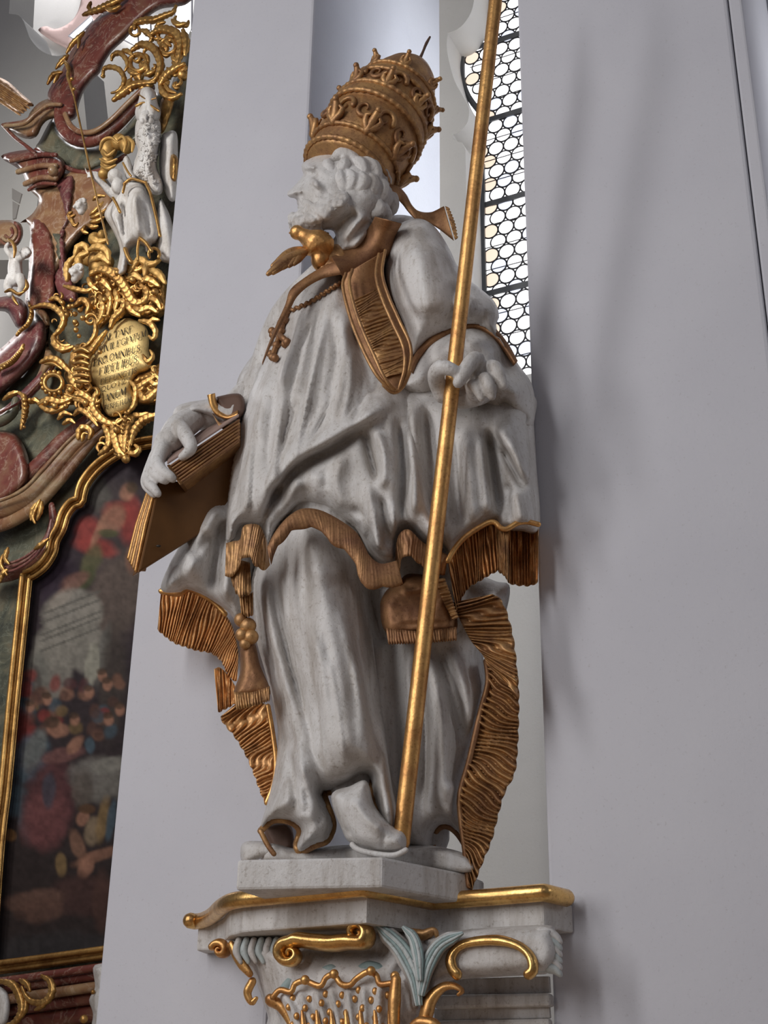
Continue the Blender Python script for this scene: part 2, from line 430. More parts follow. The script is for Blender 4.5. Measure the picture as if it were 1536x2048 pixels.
# ------------------------------------------------------------------ the room
PIL = Plane(P(750, 1024, 4.35), 26)          # plane of the two pillar fronts
def box_on(plane, s0, s1, d0, d1, z0, z1):
    c = [plane.pt(s0, 0, d0), plane.pt(s1, 0, d0), plane.pt(s1, 0, d1), plane.pt(s0, 0, d1)]
    lo = [np.array([p[0], p[1], z0]) for p in c]; hi = [np.array([p[0], p[1], z1]) for p in c]
    return MB().prism(lo, hi)
def su(px, py=1024, off=0.0, plane=PIL): return plane.sz(plane.at(px, py, off))[0]
LT = 1.36
struct(box_on(PIL, su(288), su(580), 0.0, -LT, 0, 9).build('pillar', 'wall_white', smooth=False, bevel=0.012))
sR0, sR1 = su(1070), su(1577)
struct(box_on(PIL, sR0, sR1, 0.0, -1.1, 0, 9).build('pillar', 'wall_white', smooth=False, bevel=0.012))
struct(box_on(PIL, sR1 + 0.003, sR1 + 0.05, -0.012, -1.1, 0, 9).build('trim_1', 'wall_white', smooth=False, bevel=0.008))
struct(box_on(PIL, sR1 + 0.15, sR1 + 2.4, -0.75, -1.3, 0, 9).build('wall_right', 'wall_white', smooth=False, bevel=0.01))
struct(MB().prism([(-14, -10, -0.1), (12, -10, -0.1), (12, 16, -0.1), (-14, 16, -0.1)], [(-14, -10, 0), (12, -10, 0), (12, 16, 0), (-14, 16, 0)]).build('floor', 'floor_stone', smooth=False))

# wall of the ambulatory with the ogee window
WIN = Plane(PIL.pt(0, 0, -3.0), 26)
RV = 0.27                                      # depth of the reveal
c3 = lambda pts: [(850 + x * .1953, y * .1953) for x, y in pts]
edge = c3([(505, -700), (520, -300), (512, -120), (503, 0), (470, 130), (400, 240), (330, 300), (240, 336)])
edge2 = c3([(233, 340), (222, 460), (240, 600), (300, 820), (380, 970), (440, 1080), (452, 1150), (430, 1260), (360, 1340), (290, 1378)])
edge3 = c3([(285, 1420), (330, 1450), (380, 1458)])
left_edge = [tuple(p) for p in spline(edge, 26)] + [tuple(p) for p in spline(edge2, 40)] + edge3 + [(931, 300), (936, 600), (939, 775)]
# the opening in wall coordinates, its right side far behind the pillar
sz = [WIN.sz(WIN.at(x, y)) for x, y in left_edge]
zt = sz[0][1] + 0.4; zb = sz[-1][1]
s_r = sz[-1][0] + 1.25
op = sz + [(s_r, zb), (s_r, zt), (sz[0][0], zt)]
wl, wr = WIN.sz(WIN.at(420, 1024))[0], s_r + 0.9
def wallpt(q, off=0.0): return WIN.pt(q[0], q[1], off)
mb = MB()
# strips of wall left of the opening, row by row, then above, below and right of it
fr = [wallpt(q) for q in sz]; lf = [wallpt((wl, q[1])) for q in sz]
mb.grid(np.array([lf, fr]))
for q in ([(wl, zt), (wr, zt), (wr, 11), (wl, 11)], [(wl, 0), (wr, 0), (wr, zb), (wl, zb)], [(s_r, zb), (wr, zb), (wr, zt), (s_r, zt)], [(wl, sz[0][1]), (sz[0][0], sz[0][1]), (sz[0][0], zt), (wl, zt)]):
    mb.add([wallpt(p) for p in q], [(0, 1, 2, 3)])
struct(mb.build('wall_back', 'wall_warm', smooth=False, fix=False))
rev = MB().grid(np.array([[wallpt(q) for q in op + op[:1]], [wallpt(q, -RV) for q in op + op[:1]]]))
struct(rev.build('trim_2', 'wall_warm', smooth=True, angle=35))
# window: glass, frame, bars, roundels
win = emp('window_1', wallpt((s_r - 0.6, zb), -RV)); win['kind'] = 'structure'
mb = MB().prism([wallpt(q, -RV - 0.02) for q in [(sz[0][0] - .3, zb - .05), (s_r, zb - .05), (s_r, zt), (sz[0][0] - .3, zt)]],
                [wallpt(q, -RV - 0.035) for q in [(sz[0][0] - .3, zb - .05), (s_r, zb - .05), (s_r, zt), (sz[0][0] - .3, zt)]])
mb.build('pane', 'glass_white', win, smooth=False)
fpx = c3([(640, -160), (662, 0), (665, 120), (630, 230), (570, 330), (480, 410), (398, 478), (382, 560), (375, 700), (385, 830), (430, 960), (500, 1070), (590, 1180)]) 
fpx2 = [(938, 296), (952, 308), (964, 330), (965, 380), (964, 460), (968, 580), (973, 690), (978, 775)]
mb = MB(); fr3 = WIN.at(np.array([p[0] for p in fpx]), np.array([p[1] for p in fpx]), -RV + 0.0)
mb.tube(spline(fr3, 60), 0.023, 6, 1.0, flatdir=WIN.n)
mb.tube(WIN.at(np.array([p[0] for p in fpx2]), np.array([p[1] for p in fpx2]), -RV), 0.022, 6, flatdir=WIN.n)
mb.build('window_frame', 'frame_grey', win, angle=50)
zbar = [WIN.sz(WIN.at(1010, y, -RV))[1] for y in (-90, 75, 229, 398, 578, 765)]
s_l = WIN.sz(WIN.at(925, 300, -RV))[0] 
sl2 = WIN.sz(WIN.at(965, 500, -RV))[0]
for i, z in enumerate(zbar):
    a = WIN.sz(WIN.at(933, 80, -RV))[0] if i < 2 else sl2
    MB().prism([WIN.pt(q, z + e, -RV + 0.0) for q, e in ((a, -.021), (s_r, -.021), (s_r, .021), (a, .021))],
               [WIN.pt(q, z + e, -RV - 0.025) for q, e in ((a, -.021), (s_r, -.021), (s_r, .021), (a, .021))]).build('glazing_bar', 'frame_grey', win, smooth=False)
# thin tie rods
for z0, z1 in zip(zbar[:-1], zbar[1:]):
    for k in (1, 2, 3):
        z = z0 + (z1 - z0) * k / 4; a = sl2 if z < zbar[2] else WIN.sz(WIN.at(940, 100, -RV))[0]
        MB().tube([WIN.pt(a, z, -RV), WIN.pt(s_r, z, -RV)], 0.0035, 5).build('tie_rod', 'lead', win)
rad = 0.0
dia = abs(WIN.sz(WIN.at(1010, 480, -RV))[0] - WIN.sz(WIN.at(1042, 480, -RV))[0]) * 0.98
R_ = dia / 2
ang = np.arange(28) * 2 * math.pi / 28
def ring_mesh():
    mb = MB(); G = []
    for a in ang:
        e = WIN.u * math.cos(a) + np.array([0, 0, 1]) * math.sin(a)
        G.append([e * R_ + (e * math.cos(b) + WIN.n * math.sin(b)) * 0.0060 for b in (0, 1.26, 2.51, 3.77, 5.03)])
    mb.grid(np.array(G), True, True); return mb
def disc_mesh():
    v = [WIN.n * 0.006]; f = []
    for a in ang: v.append((WIN.u * math.cos(a) + np.array([0, 0, 1]) * math.sin(a)) * (R_ - 0.002))
    for j in range(28): f.append((0, 1 + j, 1 + (j + 1) % 28))
    return MB().add(v, f)
ring0 = None; disc = {}
ring_me = None
z_hi = zbar[0] + .2
row = 0; z = zb - 0.02
def inside_window(q):
    X = np.array([[q[0], q[1]]]); return True
fl = np.vstack([np.array([WIN.sz(p) for p in spline(fr3, 60)]), np.array([WIN.sz(WIN.at(x, y, -RV)) for x, y in fpx2])])
while z < z_hi:
    s_ = sl2 - 0.5 + (R_ if row % 2 else 0.0)
    k = int(np.argmin(np.abs(fl[:, 1] - z)))
    lim = fl[k, 0]
    while s_ < sl2 + 0.62:
        if s_ > lim + 0.02:
            c = WIN.pt(s_, z, -RV - 0.012)
            kind = 'glass_orange' if s_ < lim + 0.075 else ('glass_blue' if RNG.random() < 0.22 else 'glass_white')
            if kind not in disc:
                o = disc_mesh().build('pane', kind, win, smooth=True); disc[kind] = o.data
            else:
                o = bpy.data.objects.new('pane', disc[kind]); COL.objects.link(o); o.parent = win
            o.location = Vector(c) - win.location
            if ring_me is None:
                o = ring_mesh().build('lead_ring', 'lead', win); ring_me = o.data
            else:
                o = bpy.data.objects.new('lead_ring', ring_me); COL.objects.link(o); o.parent = win
            o.location = Vector(c) - win.location
        s_ += dia * 1.015
    z += dia * 0.89; row += 1
# ------------------------------------------------------------------ the console that carries the statue
zm = float(P(725, 1775, 3.9)[2])
ped = emp('statue_pedestal', P(725, 1790, 4.2), 'white painted console with gilded scrolls under the tall bishop statue', 'pedestal')
def zpts(pts, z): return np.array([PZ(x, y, z) for x, y in pts])
mould_px = [(380, 1841), (392, 1843), (410, 1839), (428, 1828), (445, 1812), (470, 1801), (520, 1795), (600, 1788), (665, 1782), (725, 1776)]
seg = [zpts(spline(mould_px, 40), zm), zpts([(725, 1776), (795, 1789), (865, 1803)], zm), zpts([(865, 1803), (960, 1796), (1088, 1785)], zm), zpts([(1088, 1785), (1133, 1796)], zm)]
for g in seg:
    MB().tube(g, 0.0245, 14, flatdir=(0, 0, 1), cap=True).build('gilt_moulding', 'gold_polished', ped)
plan = [seg[0][k] for k in range(0, 40, 3)] + [seg[1][0], seg[2][0], seg[2][-1], seg[3][-1]]
plan = np.array(plan)
inw = lambda p, k: p - PIL.n * k
onp = lambda p: p - PIL.n * (((p - PIL.o) @ PIL.n) - 0.004)
bk0, bk1 = onp(plan[0]), onp(plan[-1])
def slab(pl, z0, z1, inset, name, mat, sx=0.0, bevel=0.006):
    q = [inw(p, inset) + PIL.u * (sx if i < 3 else 0) - PIL.u * (sx if i >= len(pl) - 2 else 0) for i, p in enumerate(pl)] + [inw(bk1, .0), inw(bk0, 0)]
    lo = [np.array([p[0], p[1], z0]) for p in q]; hi = [np.array([p[0], p[1], z1]) for p in q]
    return MB().prism(lo, hi).build(name, mat, ped, smooth=False, bevel=bevel)
slab(plan, zm - 0.012, zm + 0.004, 0.012, 'top_slab', 'white_paint')
slab(plan, zm - 0.088, zm - 0.010, 0.028, 'abacus', 'white_paint', 0.012)
# plinth block under the feet: corner seen at (765, 1712-1772)
def ext(px, z0, z1, name, mat, back=0.45):
    q = zpts(px, z0); q = np.vstack([q, onp(q[-1]), onp(q[0])])
    return MB().prism([np.array([p[0], p[1], z0]) for p in q], [np.array([p[0], p[1], z1]) for p in q]).build(name, mat, ped, smooth=False, bevel=0.008)
zpl = float(PZ(765, 1768, zm)[2]); yy = PZ(765, 1768, zm)[1]; zt_ = float(P(765, 1713, yy)[2])
q = zpts([(474, 1719), (765, 1713), (938, 1748)], zt_); q = np.vstack([q, onp(q[-1]), onp(q[0])])
MB().prism([np.array([p[0], p[1], zm - 0.01]) for p in q], [np.array([p[0], p[1], zt_]) for p in q]).build('plinth', 'white_paint', ped, smooth=False, bevel=0.008)
Yf = lambda px: 4.02 + (px - 745) * -0.0004
def front_at(Y0, slope=-0.00055):
    return lambda px, py, h: P(px, py, Y0 + (np.asarray(px) - 745) * slope - h)
# cushion edge at the left of the plinth
Relief([(484, 1688), (520, 1682), (545, 1690), (545, 1712), (520, 1718), (486, 1728)], front_at(4.12), 0.05, 14).mesh().build('plinth_cushion', 'white_paint', ped)

# bell of the capital and its ornament
at0 = front_at(4.22)
bell = Relief([(440, 1872), (560, 1862), (725, 1846), (860, 1858), (905, 1880), (880, 1930), (850, 1990), (848, 2080), (560, 2080), (535, 2030), (520, 1985), (500, 1940), (462, 1912)], at0, 0.20, 120, step=7,
              folds=[([(600, 1905), (700, 1900), (800, 1915)], -0.035, 30), ([(845, 1880), (825, 1940), (838, 2040)], 0.05, 16), ([(815, 1900), (795, 1960)], -0.03, 12)])
bell.mesh().build('bell', 'white_paint', ped)
Relief([(860, 1868), (1085, 1850), (1110, 1870), (1118, 1910), (1098, 1945), (1060, 1950), (900, 1962), (870, 1990), (850, 1980), (850, 1900)], front_at(4.14), 0.10, 30, step=7).mesh().build('side_panel', 'white_paint', ped)
# stepped mouldings below the side panel
for i, (y0, y1, d) in enumerate([(1952, 1985, 4.20), (1985, 2012, 4.17), (2012, 2036, 4.20), (2036, 2090, 4.18)]):
    fr_ = [P(x, y, d - (x - 930) * .0007) for x, y in ((868, y0 + 6), (1098, y0), (1100, y1), (868, y1 + 6))]
    MB().prism(fr_, [onp(p) for p in fr_]).build('stepped_moulding', 'white_paint', ped, smooth=False, bevel=0.008)
def ped_tube(px, r, mat, name, Y, segs=10, flat=1.0, n=40, ymap=None):
    q = spline(px, n); Yc = Y if np.isscalar(Y) else np.interp(np.linspace(0, 1, n), np.linspace(0, 1, len(Y)), Y)
    pts = P(q[:, 0], q[:, 1], Yc + (q[:, 0] - 745) * -0.00055)
    return MB().tube(pts, r, segs, flat).build(name, mat, ped)
def curl(cx, cy, r, a0, turns, n=14, sgn=1):
    return [(cx + r * (1 - .8 * k / n) * math.cos(math.radians(a0) + sgn * turns * 2 * math.pi * k / n), cy + r * (1 - .8 * k / n) * math.sin(math.radians(a0) + sgn * turns * 2 * math.pi * k / n)) for k in range(n + 1)]
# large S scroll
cl1 = curl(582, 1908, 24, -80, 1.3, 16, -1); cl2 = curl(716, 1866, 22, 60, 1.25, 16, -1)
body = cl1[::-1] + [(600, 1880), (630, 1884), (665, 1887), (695, 1884)] + cl2
q = spline(body, 90); w_ = np.interp(np.linspace(0, 1, 90), [0, .2, .35, .5, .65, .8, 1], [.007, .016, .021, .023, .021, .016, .007])
pts = P(q[:, 0], q[:, 1], 3.99 + (q[:, 0] - 745) * -0.00055)
MB().tube(pts, w_, 10, 2.3, flatdir=PIL.n).build('gilt_scroll', 'gold_polished', ped)
# arch on the right panel
ped_tube([(915, 1950), (905, 1938), (902, 1915), (918, 1893), (950, 1883), (1000, 1881), (1040, 1893), (1062, 1915), (1066, 1940), (1056, 1950)], [.014, .015, .012, .012, .013, .014, .012, .011, .012, .013], 'gold_polished', 'gilt_arch', 4.03, 10, 1.3, 60)
# lower right C scroll
ped_tube([(838, 2075), (852, 2030), (862, 1998), (885, 1975), (908, 1972), (924, 1982), (916, 1990)], [.012, .018, .020, .018, .013, .008, .004], 'gold', 'gilt_scroll', 4.04, 10, 1.8, 50)
ped_tube([(790, 2085), (788, 2030), (790, 1985), (792, 1958)], [.012, .016, .018, .014], 'gold', 'gilt_stem', 3.99, 10, 1.2)
ped_tube([(815, 2060), (840, 2045), (870, 2050), (885, 2070)], [.008, .016, .016, .008], 'gold', 'gilt_leaf', 4.0, 8, 1.2)
# small scrolls at the left end
ped_tube(curl(441, 1900, 17, 200, 1.2, 14, 1), [.012, .012, .011, .006], 'gold', 'gilt_scroll', 4.13, 8, 2.2)
ped_tube([(462, 1888), (470, 1905), (482, 1925), (500, 1948)], [.010, .014, .015, .010], 'gold', 'gilt_leaf', 4.1, 8, 1.4)
ped_tube([(505, 1962), (495, 1985), (503, 2005), (513, 1996)], [.012, .013, .010, .005], 'gold', 'gilt_scroll', 4.12, 8, 1.4)
ped_tube([(818, 1862), (845, 1870), (868, 1862), (874, 1872)], [.008, .014, .012, .006], 'gold_worn', 'gilt_leaf', 4.06, 8, 1.3)
# painted acanthus leaves curling at the corners
def leaf(px_c, w0, w1, name, mat, Y, nfl=5):
    q = spline(px_c, 26); T = np.gradient(q, axis=0); T /= np.linalg.norm(T, axis=1)[:, None]; N = np.stack([-T[:, 1], T[:, 0]], 1)
    wd = np.interp(np.linspace(0, 1, 26), [0, .5, .85, 1], [w0, w1, w1 * .8, 2])
    a = q + N * wd[:, None]; b_ = q - N * wd[:, None]
    return ribbon(a, b_, front_at(Y), 26, 13, 0.02, 0.0, 0, bulge=0.03).build(name, mat, ped)
for k, (pc, w0, w1) in enumerate([([(838, 2010), (828, 1950), (800, 1895), (752, 1850)], 10, 22), ([(842, 1990), (856, 1930), (880, 1890), (925, 1866)], 9, 18), ([(840, 1960), (836, 1910), (826, 1875), (806, 1854)], 7, 13)]):
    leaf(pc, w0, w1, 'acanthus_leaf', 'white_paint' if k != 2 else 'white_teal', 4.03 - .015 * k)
    q = np.array(spline(pc, 20)); T_ = np.gradient(q, axis=0); T_ /= np.linalg.norm(T_, axis=1)[:, None]; N_ = np.stack([-T_[:, 1], T_[:, 0]], 1)
    for o_ in (-.55, -.18, .2, .58):
        p_ = q + N_ * (o_ * np.interp(np.linspace(0, 1, 20), [0, .5, .85, 1], [w0, w1, w1 * .8, 3]))[:, None]
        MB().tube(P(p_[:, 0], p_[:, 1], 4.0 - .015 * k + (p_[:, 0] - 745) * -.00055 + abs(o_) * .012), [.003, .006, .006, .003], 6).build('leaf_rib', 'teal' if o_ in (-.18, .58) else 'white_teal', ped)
for k in range(6):
    y = 1868 + k * 13
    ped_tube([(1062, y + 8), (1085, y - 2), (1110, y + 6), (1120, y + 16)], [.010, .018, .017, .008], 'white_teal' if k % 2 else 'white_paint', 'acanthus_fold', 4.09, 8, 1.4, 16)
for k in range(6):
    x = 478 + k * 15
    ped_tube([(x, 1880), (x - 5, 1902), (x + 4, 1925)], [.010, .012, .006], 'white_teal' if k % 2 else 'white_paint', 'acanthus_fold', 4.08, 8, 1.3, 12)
# scalloped shell with beads and a gilt rim
shell = Relief([(545, 1990), (575, 1972), (610, 1966), (650, 1955), (690, 1958), (735, 1948), (785, 1955), (795, 2000), (790, 2085), (580, 2085), (560, 2040)], front_at(4.08), 0.07, 40, step=6,
               folds=[([(560 + k * 33, 1975 - k * 3), (590 + k * 28, 2030), (610 + k * 24, 2085)], 0.022, 8) for k in range(7)])
shell.mesh().build('shell', 'white_paint', ped)
rim = [(545, 1995), (560, 1980), (582, 1984), (590, 1968), (610, 1962), (640, 1972), (652, 1955), (668, 1950), (682, 1968), (700, 1970), (712, 1958), (735, 1944), (752, 1950), (760, 1968), (785, 1966)]
q = spline(rim, 70); pts = P(q[:, 0], q[:, 1], 3.995 + (q[:, 0] - 745) * -.00055)
MB().tube(pts, 0.0085, 8).build('gilt_rim', 'gold', ped)
for x, y in ((668, 1948), (742, 1942), (610, 1960), (790, 1952)):
    MB().ball(P(x, y, 3.98), 0.013).build('gilt_knob', 'gold', ped)
bead = None
for i in range(7):
    for j in range(5):
        x = 585 + i * 33 + j * 4 - (12 if j % 2 else 0); y = 1996 - i * 4 + j * 18 + (6 if i % 2 else 0)
        if x > 790 or y > 2060: continue
        c = shell.front(x, y, 0.004)[0]
        if bead is None: b0 = MB().ball((0, 0, 0), (0.0085, 0.006, 0.010), 8, 6).build('gilt_bead', 'gold', ped); bead = b0.data
        else: b0 = bpy.data.objects.new('gilt_bead', bead); COL.objects.link(b0); b0.parent = ped
        b0.location = Vector(c) - ped.location
for k in range(7):
    x = 604 + k * 29
    ped_tube([(x, 2022), (x + 3, 2050), (x + 6, 2085)], [.004, .010, .011], 'gold', 'gilt_flute', 3.985, 7, 1.0, 8)
for (x, y) in ((828, 1890), (833, 1920), (838, 1945), (845, 2000), (848, 2025)):
    MB().ball(P(x, y, 3.985), (0.009, 0.007, 0.014)).build('gilt_bead', 'gold', ped)
ped_tube([(540, 2000), (560, 2012), (578, 2040), (590, 2075)], [.016, .014, .010, .008], 'gold', 'gilt_scroll', 4.03, 8, 1.4)
# teal leaves between the shell and the bell
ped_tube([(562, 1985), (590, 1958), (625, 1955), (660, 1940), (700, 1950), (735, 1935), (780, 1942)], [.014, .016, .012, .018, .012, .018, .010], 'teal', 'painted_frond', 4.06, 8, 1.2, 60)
# ------------------------------------------------------------------ the statue
stat = emp('bishop_statue', P(745, 1700, 4.15), 'tall white carved statue of a bearded pope in gold-hemmed robes and tiara', 'statue')
def dep(Y0, gx=-0.0004, gy=0.0):
    return lambda px, py, h: P(px, py, Y0 + (np.asarray(px) - 745) * gx + (np.asarray(py) - 1000) * gy - h)
D_A = dep(4.14)          # skirt of the robe
# --- lower robe (alb): front leg with bent knee, back part
alb_front = Relief([(560, 1010), (528, 1090), (504, 1150), (503, 1205), (513, 1280), (528, 1335), (545, 1400), (556, 1470), (549, 1540), (533, 1610), (520, 1660),
                    (545, 1641), (575, 1642), (597, 1655), (600, 1668), (592, 1690), (600, 1705), (630, 1692), (655, 1682), (667, 1650), (657, 1612), (648, 1586), (672, 1581), (700, 1570), (732, 1552),
                    (743, 1590), (757, 1640), (790, 1690), (797, 1640), (785, 1560), (772, 1470), (758, 1380), (748, 1300), (738, 1220), (728, 1130), (700, 1050), (640, 1000), (600, 995)],
                   D_A, 0.24, 130, step=6, nz=0.006, nzs=40, back=0.5, Rf=([1400, 1620], [1, .4]), folds=[
    ([(600, 960), (622, 1080), (646, 1180), (668, 1280), (690, 1420), (706, 1600)], 0.045, 48), ([(600, 1020), (640, 1090), (660, 1180)], 0.012, 40),
    ([(560, 1080), (552, 1180), (572, 1300), (600, 1400), (622, 1480), (634, 1570)], -0.035, 9, 26),
    ([(525, 1140), (535, 1230), (560, 1330), (590, 1440)], 0.022, 12), ([(513, 1180), (530, 1260), (556, 1360)], -0.016, 8),
    ([(590, 1110), (600, 1200), (640, 1330), (650, 1450), (652, 1560)], 0.012, 12), ([(690, 1110), (712, 1180), (728, 1290), (742, 1400), (758, 1520)], -0.03, 8, 18),
    ([(672, 1200), (700, 1300), (718, 1400), (726, 1530)], 0.016, 10), ([(705, 1300), (728, 1420), (740, 1540)], 0.018, 8),
    ([(556, 1450), (580, 1520), (590, 1600), (580, 1640)], -0.028, 9, 20), ([(570, 1480), (612, 1560), (634, 1640)], 0.024, 10), ([(604, 1470), (632, 1530), (640, 1600), (632, 1680)], -0.018, 8),
    ([(548, 1560), (545, 1600), (540, 1640)], 0.02, 10), ([(610, 1620), (612, 1690)], 0.02, 12), ([(645, 1250), (672, 1390), (690, 1520)], -0.008, 7),
    ([(757, 1400), (772, 1560), (785, 1670)], 0.03, 10),
    ([(540, 1120), (548, 1220), (580, 1340), (606, 1430)], -0.014, 4, 8), ([(565, 1130), (570, 1210), (600, 1320)], 0.014, 6), ([(700, 1150), (722, 1260), (736, 1380)], 0.018, 6), ([(655, 1300), (676, 1420), (690, 1540)], 0.014, 5), ([(628, 1380), (640, 1470), (648, 1560)], -0.012, 4, 8), ([(572, 1400), (596, 1480), (610, 1560)], 0.014, 5), ([(528, 1640), (548, 1590), (560, 1540)], -0.014, 4, 9), ([(600, 1560), (604, 1620), (596, 1650)], 0.02, 6), ([(742, 1340), (756, 1430), (766, 1520)], -0.016, 4, 8)])
alb_front.mesh().build('robe_front', 'white_paint', stat)
alb_back = Relief([(690, 1000), (900, 1000), (915, 1120), (985, 1160), (1020, 1175), (1000, 1260), (968, 1300), (972, 1380), (955, 1450), (940, 1520), (922, 1595), (926, 1650), (936, 1700), (915, 1668), (890, 1652), (870, 1664), (866, 1690), (858, 1706), (800, 1696), (750, 1660), (735, 1500), (715, 1250)],
                  dep(4.28), 0.16, 80, step=7, nz=0.006, nzs=40, folds=[
    ([(770, 1120), (785, 1300), (790, 1480), (800, 1640)], -0.07, 22), ([(745, 1160), (762, 1300)], -0.05, 16), ([(850, 1290), (880, 1420), (888, 1560), (880, 1650)], 0.05, 18), ([(870, 1280), (905, 1400), (925, 1500)], -0.04, 9, 18),
    ([(830, 1290), (848, 1450), (840, 1650)], -0.04, 12), ([(900, 1290), (935, 1400), (940, 1480)], 0.045, 14), ([(815, 1300), (822, 1450), (826, 1600)], 0.03, 9), ([(900, 1560), (898, 1640)], 0.04, 12), ([(990, 1170), (975, 1240), (960, 1290)], 0.03, 12)])
alb_back.mesh().build('robe_back', 'white_paint', stat)
def hem(pts, lift, r, name, mat, rel=None, Y=None, n=None, flat=1.0, ref=None):
    n = n or max(8, int(plen(pts) / 6)); q = spline(pts, n)
    if rel is not None: w3 = rel.front(q[:, 0], q[:, 1], lift)
    else: w3 = P(q[:, 0], q[:, 1], Y)
    k = np.ones(3) / 3.0
    for c in range(3):
        w3[1:-1, c] = np.convolve(w3[:, c], k, 'valid')
    return MB().tube(w3, r, 8, flat).build(name, mat, stat)
hem([(757, 1632), (745, 1594), (733, 1553), (700, 1570), (672, 1582), (649, 1587), (655, 1610), (667, 1648), (656, 1680), (630, 1691), (601, 1705), (592, 1690), (600, 1667), (596, 1654), (575, 1642), (545, 1641), (521, 1662)], 0.02, 0.0105, 'robe_hem', 'gold_worn', alb_front)
hem([(521, 1662), (535, 1690), (548, 1708)], 0.0, 0.008, 'robe_hem', 'gold_worn', Y=4.13)
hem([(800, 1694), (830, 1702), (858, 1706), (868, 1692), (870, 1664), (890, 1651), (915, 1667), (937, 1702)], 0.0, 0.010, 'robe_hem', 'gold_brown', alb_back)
Relief([(528, 1660), (545, 1648), (580, 1650), (588, 1690), (575, 1706), (550, 1708)], dep(4.22), 0.02, 10).mesh().build('hem_hollow_shade', 'lining_shade_brown', stat)  # dark brown sheet painting the shade in the hollow under the hem
Relief([(538, 1688), (600, 1698), (690, 1690), (800, 1690), (870, 1692), (938, 1712), (940, 1750), (760, 1732), (540, 1730)], dep(4.2), 0.10, 14).mesh().build('ground_mound', 'white_paint', stat)
# --- shoe
shoe = Relief([(662, 1592), (700, 1572), (733, 1562), (750, 1612), (785, 1652), (806, 1664), (813, 1680), (808, 1700), (780, 1706), (740, 1702), (700, 1685), (684, 1660)], dep(3.97), 0.085, 30, step=4, folds=[
    ([(690, 1650), (720, 1690), (760, 1698)], -0.012, 5), ([(770, 1665), (764, 1700)], -0.006, 4), ([(700, 1590), (735, 1640), (775, 1665)], 0.02, 18)])
shoe.mesh().build('shoe', 'white_paint', stat)
MB().tube(P(*np.array(spline([(704, 1689), (712, 1697), (728, 1703), (760, 1709), (790, 1710), (812, 1700)], 24)).T, np.linspace(3.94, 3.885, 24)), 0.008, 8, 1.0).build('shoe_sole', 'white_paint', stat)

# --- upper garment (rochet) falling over the hips
roch = Relief([(655, 505), (620, 535), (590, 566), (574, 600), (556, 645), (538, 690), (520, 735), (500, 780), (484, 825), (472, 872), (461, 932), (453, 1000), (450, 1084),
               (470, 1080), (484, 1052), (520, 1055), (536, 1090), (560, 1052), (600, 1020), (640, 1022), (680, 1042), (712, 1065), (735, 1105), (762, 1128), (792, 1122), (796, 1080), (815, 1062), (850, 1088), (885, 1098), (895, 1050), (885, 950), (870, 850), (850, 770), (800, 700), (740, 560), (700, 510)],
              dep(4.12, -0.0003), 0.25, 150, step=6, Rf=([880, 1040], [1, .3]), nz=0.007, nzs=45, back=0.6, folds=[
    # swag of the great diagonal fold and the hollow below it
    ([(520, 1020), (555, 962), (585, 925), (640, 890), (690, 862), (740, 830), (800, 800)], 0.05, 12, 26),
    ([(535, 1020), (568, 968), (610, 930), (665, 903), (704, 876), (750, 842)], -0.055, 9, 18),
    ([(560, 965), (535, 1020), (515, 1075)], -0.05, 7, 14), ([(600, 790), (570, 870), (556, 960)], -0.028, 12), ([(575, 690), (562, 780), (560, 860), (556, 950)], 0.022, 12),
    ([(640, 610), (606, 690), (585, 780), (572, 880)], -0.016, 7), ([(655, 600), (640, 690), (618, 790), (600, 860)], 0.014, 9), ([(610, 610), (585, 690), (560, 780)], 0.018, 9), ([(680, 600), (690, 680), (680, 780), (650, 860)], 0.022, 16), ([(700, 640), (735, 740), (750, 800)], -0.03, 14),
    ([(665, 620), (668, 720), (650, 810)], -0.012, 7), ([(625, 640), (612, 700), (596, 760)], -0.012, 5),
    ([(545, 720), (520, 820), (500, 930), (492, 1040)], 0.024, 14), ([(560, 760), (540, 870), (535, 960)], -0.02, 9), ([(498, 820), (478, 930), (470, 1050)], -0.015, 8),
    ([(725, 858), (742, 920), (758, 970)], -0.045, 8, 12), ([(745, 850), (768, 905), (765, 985)], 0.04, 12), ([(775, 820), (790, 900), (785, 1000)], 0.02, 12),
    ([(735, 960), (742, 1020), (722, 1090)], 0.022, 9), ([(700, 1010), (730, 1040), (738, 1090)], -0.02, 7), ([(760, 985), (770, 1060), (775, 1110)], -0.03, 9), ([(792, 830), (803, 920), (803, 1060)], -0.05, 9, 14),
    ([(815, 840), (830, 950), (825, 1050)], 0.04, 13), ([(845, 850), (858, 950), (868, 1060)], -0.035, 9), ([(865, 880), (880, 980), (882, 1060)], 0.02, 9),
    ([(600, 950), (580, 1000), (560, 1040)], 0.02, 14), ([(640, 940), (630, 990), (625, 1020)], 0.012, 20), ([(690, 900), (672, 960), (690, 1030)], 0.02, 16),
    ([(585, 640), (566, 700), (548, 770)], -0.014, 4, 8), ([(648, 640), (625, 740), (605, 840), (585, 930)], 0.016, 5), ([(632, 660), (616, 740), (600, 800)], -0.012, 3, 7), ([(676, 650), (672, 740), (650, 830), (610, 900)], -0.016, 4, 9), ([(702, 690), (700, 780), (680, 850)], 0.016, 7), ([(600, 720), (586, 800), (570, 900)], 0.012, 5),
    ([(720, 740), (722, 800), (700, 855)], -0.014, 4, 9), ([(560, 840), (550, 900), (548, 960)], 0.014, 5), ([(512, 850), (505, 950), (500, 1040)], -0.014, 4, 8), ([(470, 900), (462, 980), (460, 1070)], 0.014, 6), ([(752, 1000), (752, 1060), (760, 1110)], 0.022, 6), ([(785, 1000), (790, 1060), (784, 1110)], 0.022, 6), ([(655, 930), (650, 980)], -0.008, 8)])
roch.mesh().build('rochet', 'white_paint', stat)
